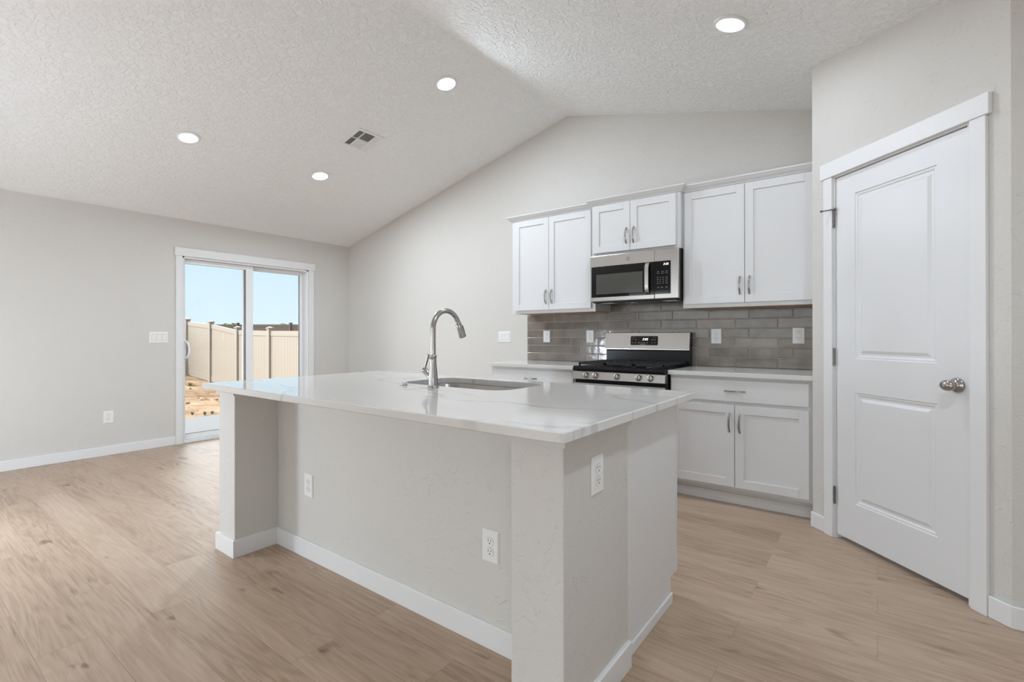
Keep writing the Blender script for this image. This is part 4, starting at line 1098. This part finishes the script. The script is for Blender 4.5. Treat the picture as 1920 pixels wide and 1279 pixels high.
def fence(name, label, x_y, z_base, tops, mat_p, mat_post, off):
    t = thing(name, label, 'fence', off)
    n = len(x_y)
    for i, ((x, y), zb, zt) in enumerate(zip(x_y, z_base, tops)):
        q = B(); w = 0.064; q.box(x - w, x + w, y - w, y + w, zb - 0.3, zt + 0.06)
        q.box(x - w - 0.02, x + w + 0.02, y - w - 0.02, y + w + 0.02, zt + 0.06, zt + 0.085)
        q.add([(x - w, y - w, zt + 0.085), (x + w, y - w, zt + 0.085), (x + w, y + w, zt + 0.085), (x - w, y + w, zt + 0.085), (x, y, zt + 0.12)], [(0, 1, 4), (1, 2, 4), (2, 3, 4), (3, 0, 4)])
        q.link('fence_post', mat_post, t, off)
        if i == n - 1: break
        (x2, y2) = x_y[i + 1]; d = Vector((x2 - x, y2 - y, 0)); L = d.length; d.normalize(); p = Vector((-d.y, d.x, 0))
        za, zb2, ta, tb = zb, z_base[i + 1], zt, tops[i + 1]
        a0 = Vector((x, y, 0)) + d * 0.064; a1 = Vector((x2, y2, 0)) - d * 0.064
        q = B()
        def bar(lo0, lo1, hi0, hi1, th):
            vs = [a0 - p * th + Vector((0, 0, lo0)), a1 - p * th + Vector((0, 0, lo1)), a1 + p * th + Vector((0, 0, lo1)), a0 + p * th + Vector((0, 0, lo0)),
                  a0 - p * th + Vector((0, 0, hi0)), a1 - p * th + Vector((0, 0, hi1)), a1 + p * th + Vector((0, 0, hi1)), a0 + p * th + Vector((0, 0, hi0))]
            q.add(vs, [(0, 3, 2, 1), (4, 5, 6, 7), (0, 1, 5, 4), (1, 2, 6, 5), (2, 3, 7, 6), (3, 0, 4, 7)])
        bar(za + 0.18, zb2 + 0.18, ta - 0.13, tb - 0.13, 0.011)
        o = q.link('fence_panel', mat_p, t, off)
        q = B(); bar(ta - 0.135, tb - 0.135, ta, tb, 0.022); q.link('top_rail', mat_post, o, off)
        q = B(); bar(za + 0.02, zb2 + 0.02, za + 0.185, zb2 + 0.185, 0.022); q.link('bottom_rail', mat_post, o, off)
px_ = [-18.95, -18.49, -16.66, -14.85, -13.0, -11.1, -9.2, -7.3, -5.4]
tops_ = [1.68, 1.645, 1.53, 1.335, 1.30, 1.285, 1.28, 1.28, 1.28]
fence('yard_fence', 'long beige vinyl fence with upright boards beside the dirt yard', [(x, 2.40) for x in px_], [fence_base(x) for x in px_], tops_, M['fence'], M['fence_post'], (-13, 2.4, -0.5))
bk = [(-18.95, 2.40 - 1.83 * i) for i in range(1, 6)]
bk = [(-18.95, 2.22)] + bk
fence('yard_fence', 'shaded fence at the far end of the yard, by the door handle', bk, [-0.15] * 6, [1.66] * 6, M['fence'], M['fence_post'], (-18.95, -2, -0.15))
p0, p1 = Vector((-33.0, 4.85)), Vector((-19.0, 15.4)); N = 6
fp_ = [tuple(p0.lerp(p1, i / N)) for i in range(N + 1)]
fence('yard_fence', 'dark brown fence in the distance behind the beige fence', fp_, [-0.1] * (N + 1), [1.80] * (N + 1), M['fence_far'], M['fence_far'], (-26, 10, -0.1))

def tree(label, c, r, h, seed):
    random.seed(seed); t = thing('distant_tree', label, 'tree', c, group='trees beyond the fences')
    q = B(); q.tube([(c[0], c[1], c[2]), (c[0], c[1], c[2] + h * 0.6)], [0.14, 0.08], 8); q.link('trunk', M['bark'], t, c)
    bm = bmesh.new()
    for k in range(7):
        ctr = Vector((random.uniform(-r, r) * .7, random.uniform(-r, r) * .7, h * 0.55 + random.uniform(-.25, .4) * h * .5)); rr = r * random.uniform(.35, .6)
        res = bmesh.ops.create_icosphere(bm, subdivisions=3, radius=rr, matrix=Matrix.Translation(ctr))
        for v in res['verts']: v.co += (v.co - ctr).normalized() * rr * 0.45 * mnoise.noise(v.co * 3.1 + Vector((seed, k, 0)))
    me = bpy.data.meshes.new('crown'); bm.to_mesh(me); bm.free(); me.materials.append(M['leaf'])
    o = bpy.data.objects.new('crown', me); COL.objects.link(o); o.parent = t
def far_pt(u, d):                                               # world point in the direction of column u at depth d
    v = fw0 + rt0 * ((u - 960) / FPX); return CAM + v * d
for i, (u, d, r, h, lab) in enumerate(((529, 62, 0.95, 3.5, 'left part of the green tree pair above the fence, right door pane'), (551, 66, 0.85, 3.35, 'right part of the green tree pair above the fence, right door pane'),
                                       (383, 66, 1.2, 3.5, 'small dark tree peeping over the beige fence, left door pane'), (437, 75, 1.6, 3.6, 'faint distant tree above the brown fence, left of the door centre'), (402, 70, 1.0, 3.3, 'tiny dark tree behind the second beige post from the door handle'))):
    p = far_pt(u, d); tree(lab, (p.x, p.y, -0.2), r, h, 11 + i)

def weed(label, x, y, s, seed):
    random.seed(seed); q = B(); z = ground_z(x, y) - 0.02
    for k in range(26):
        an = random.uniform(0, 6.28); l_ = s * random.uniform(.5, 1); hgt = s * random.uniform(.3, .9); w = s * 0.10
        d = Vector((math.cos(an), math.sin(an), 0)); p = Vector((-d.y, d.x, 0)); o_ = Vector((x, y, z))
        q.add([o_ - p * w * .3, o_ + p * w * .3, o_ + d * l_ * .5 + p * w + Vector((0, 0, hgt)), o_ + d * l_ * .5 - p * w + Vector((0, 0, hgt)), o_ + d * l_ + Vector((0, 0, hgt * .8))], [(0, 1, 2, 3), (3, 2, 4)])
    tag(q.link('weed', M['weed'], off=(x, y, z)), label, 'weed', 'weeds in the dirt yard')
WEEDS = []
def on_ground(u, v):
    r_ = fw + rt * ((u - 960) / FPX) - up * ((v - CY) / FPX); p = CAM.copy()
    for i in range(4000):
        p = CAM + r_ * (6.5 + i * 0.01)
        if p.z <= ground_z(p.x, p.y): break
    return p
for i, (u, v, s, lab) in enumerate(((356, 724, 0.14, 'low green weed in the dirt nearest the fence'), (352, 759, 0.09, 'green weed in the dirt beside the door frame, midway to the patio'), (361, 776, 0.07, 'tiny weed by the patio edge, left of its neighbours'), (384, 777, 0.07, 'tiny weed by the patio edge, in the middle'), (398, 774, 0.06, 'tiny weed by the patio edge, nearest the island counter'))):
    p = on_ground(u, v); WEEDS.append((p.x, p.y, s)); weed(lab, p.x, p.y, s, 40 + i)
def clods():
    random.seed(5); bm = bmesh.new(); k = 0
    while k < 240:
        x = random.uniform(-18.0, -8.8); y = random.uniform(-3.2, 1.8); r_ = random.uniform(0.015, 0.055) * (1.0 if random.random() < .85 else 1.7)
        if any(math.hypot(x - wx, y - wy) < ws + 0.25 for wx, wy, ws in WEEDS): continue
        ctr = Vector((x, y, ground_z(x, y) + r_ * 0.2)); res = bmesh.ops.create_icosphere(bm, subdivisions=1, radius=r_, matrix=Matrix.Translation(ctr) @ Matrix.Diagonal((1.4, 1.0, 0.7, 1)))
        for v in res['verts']: v.co += Vector((random.uniform(-1, 1), random.uniform(-1, 1), random.uniform(-1, 1))) * r_ * 0.25
        k += 1
    me = bpy.data.meshes.new('dirt_clods'); bm.to_mesh(me); bm.free(); me.materials.append(M['clod'])
    o = bpy.data.objects.new('dirt_clods', me); COL.objects.link(o); tag(o, 'loose brown clods scattered over the dirt yard', 'dirt clods', kind='stuff')
clods()
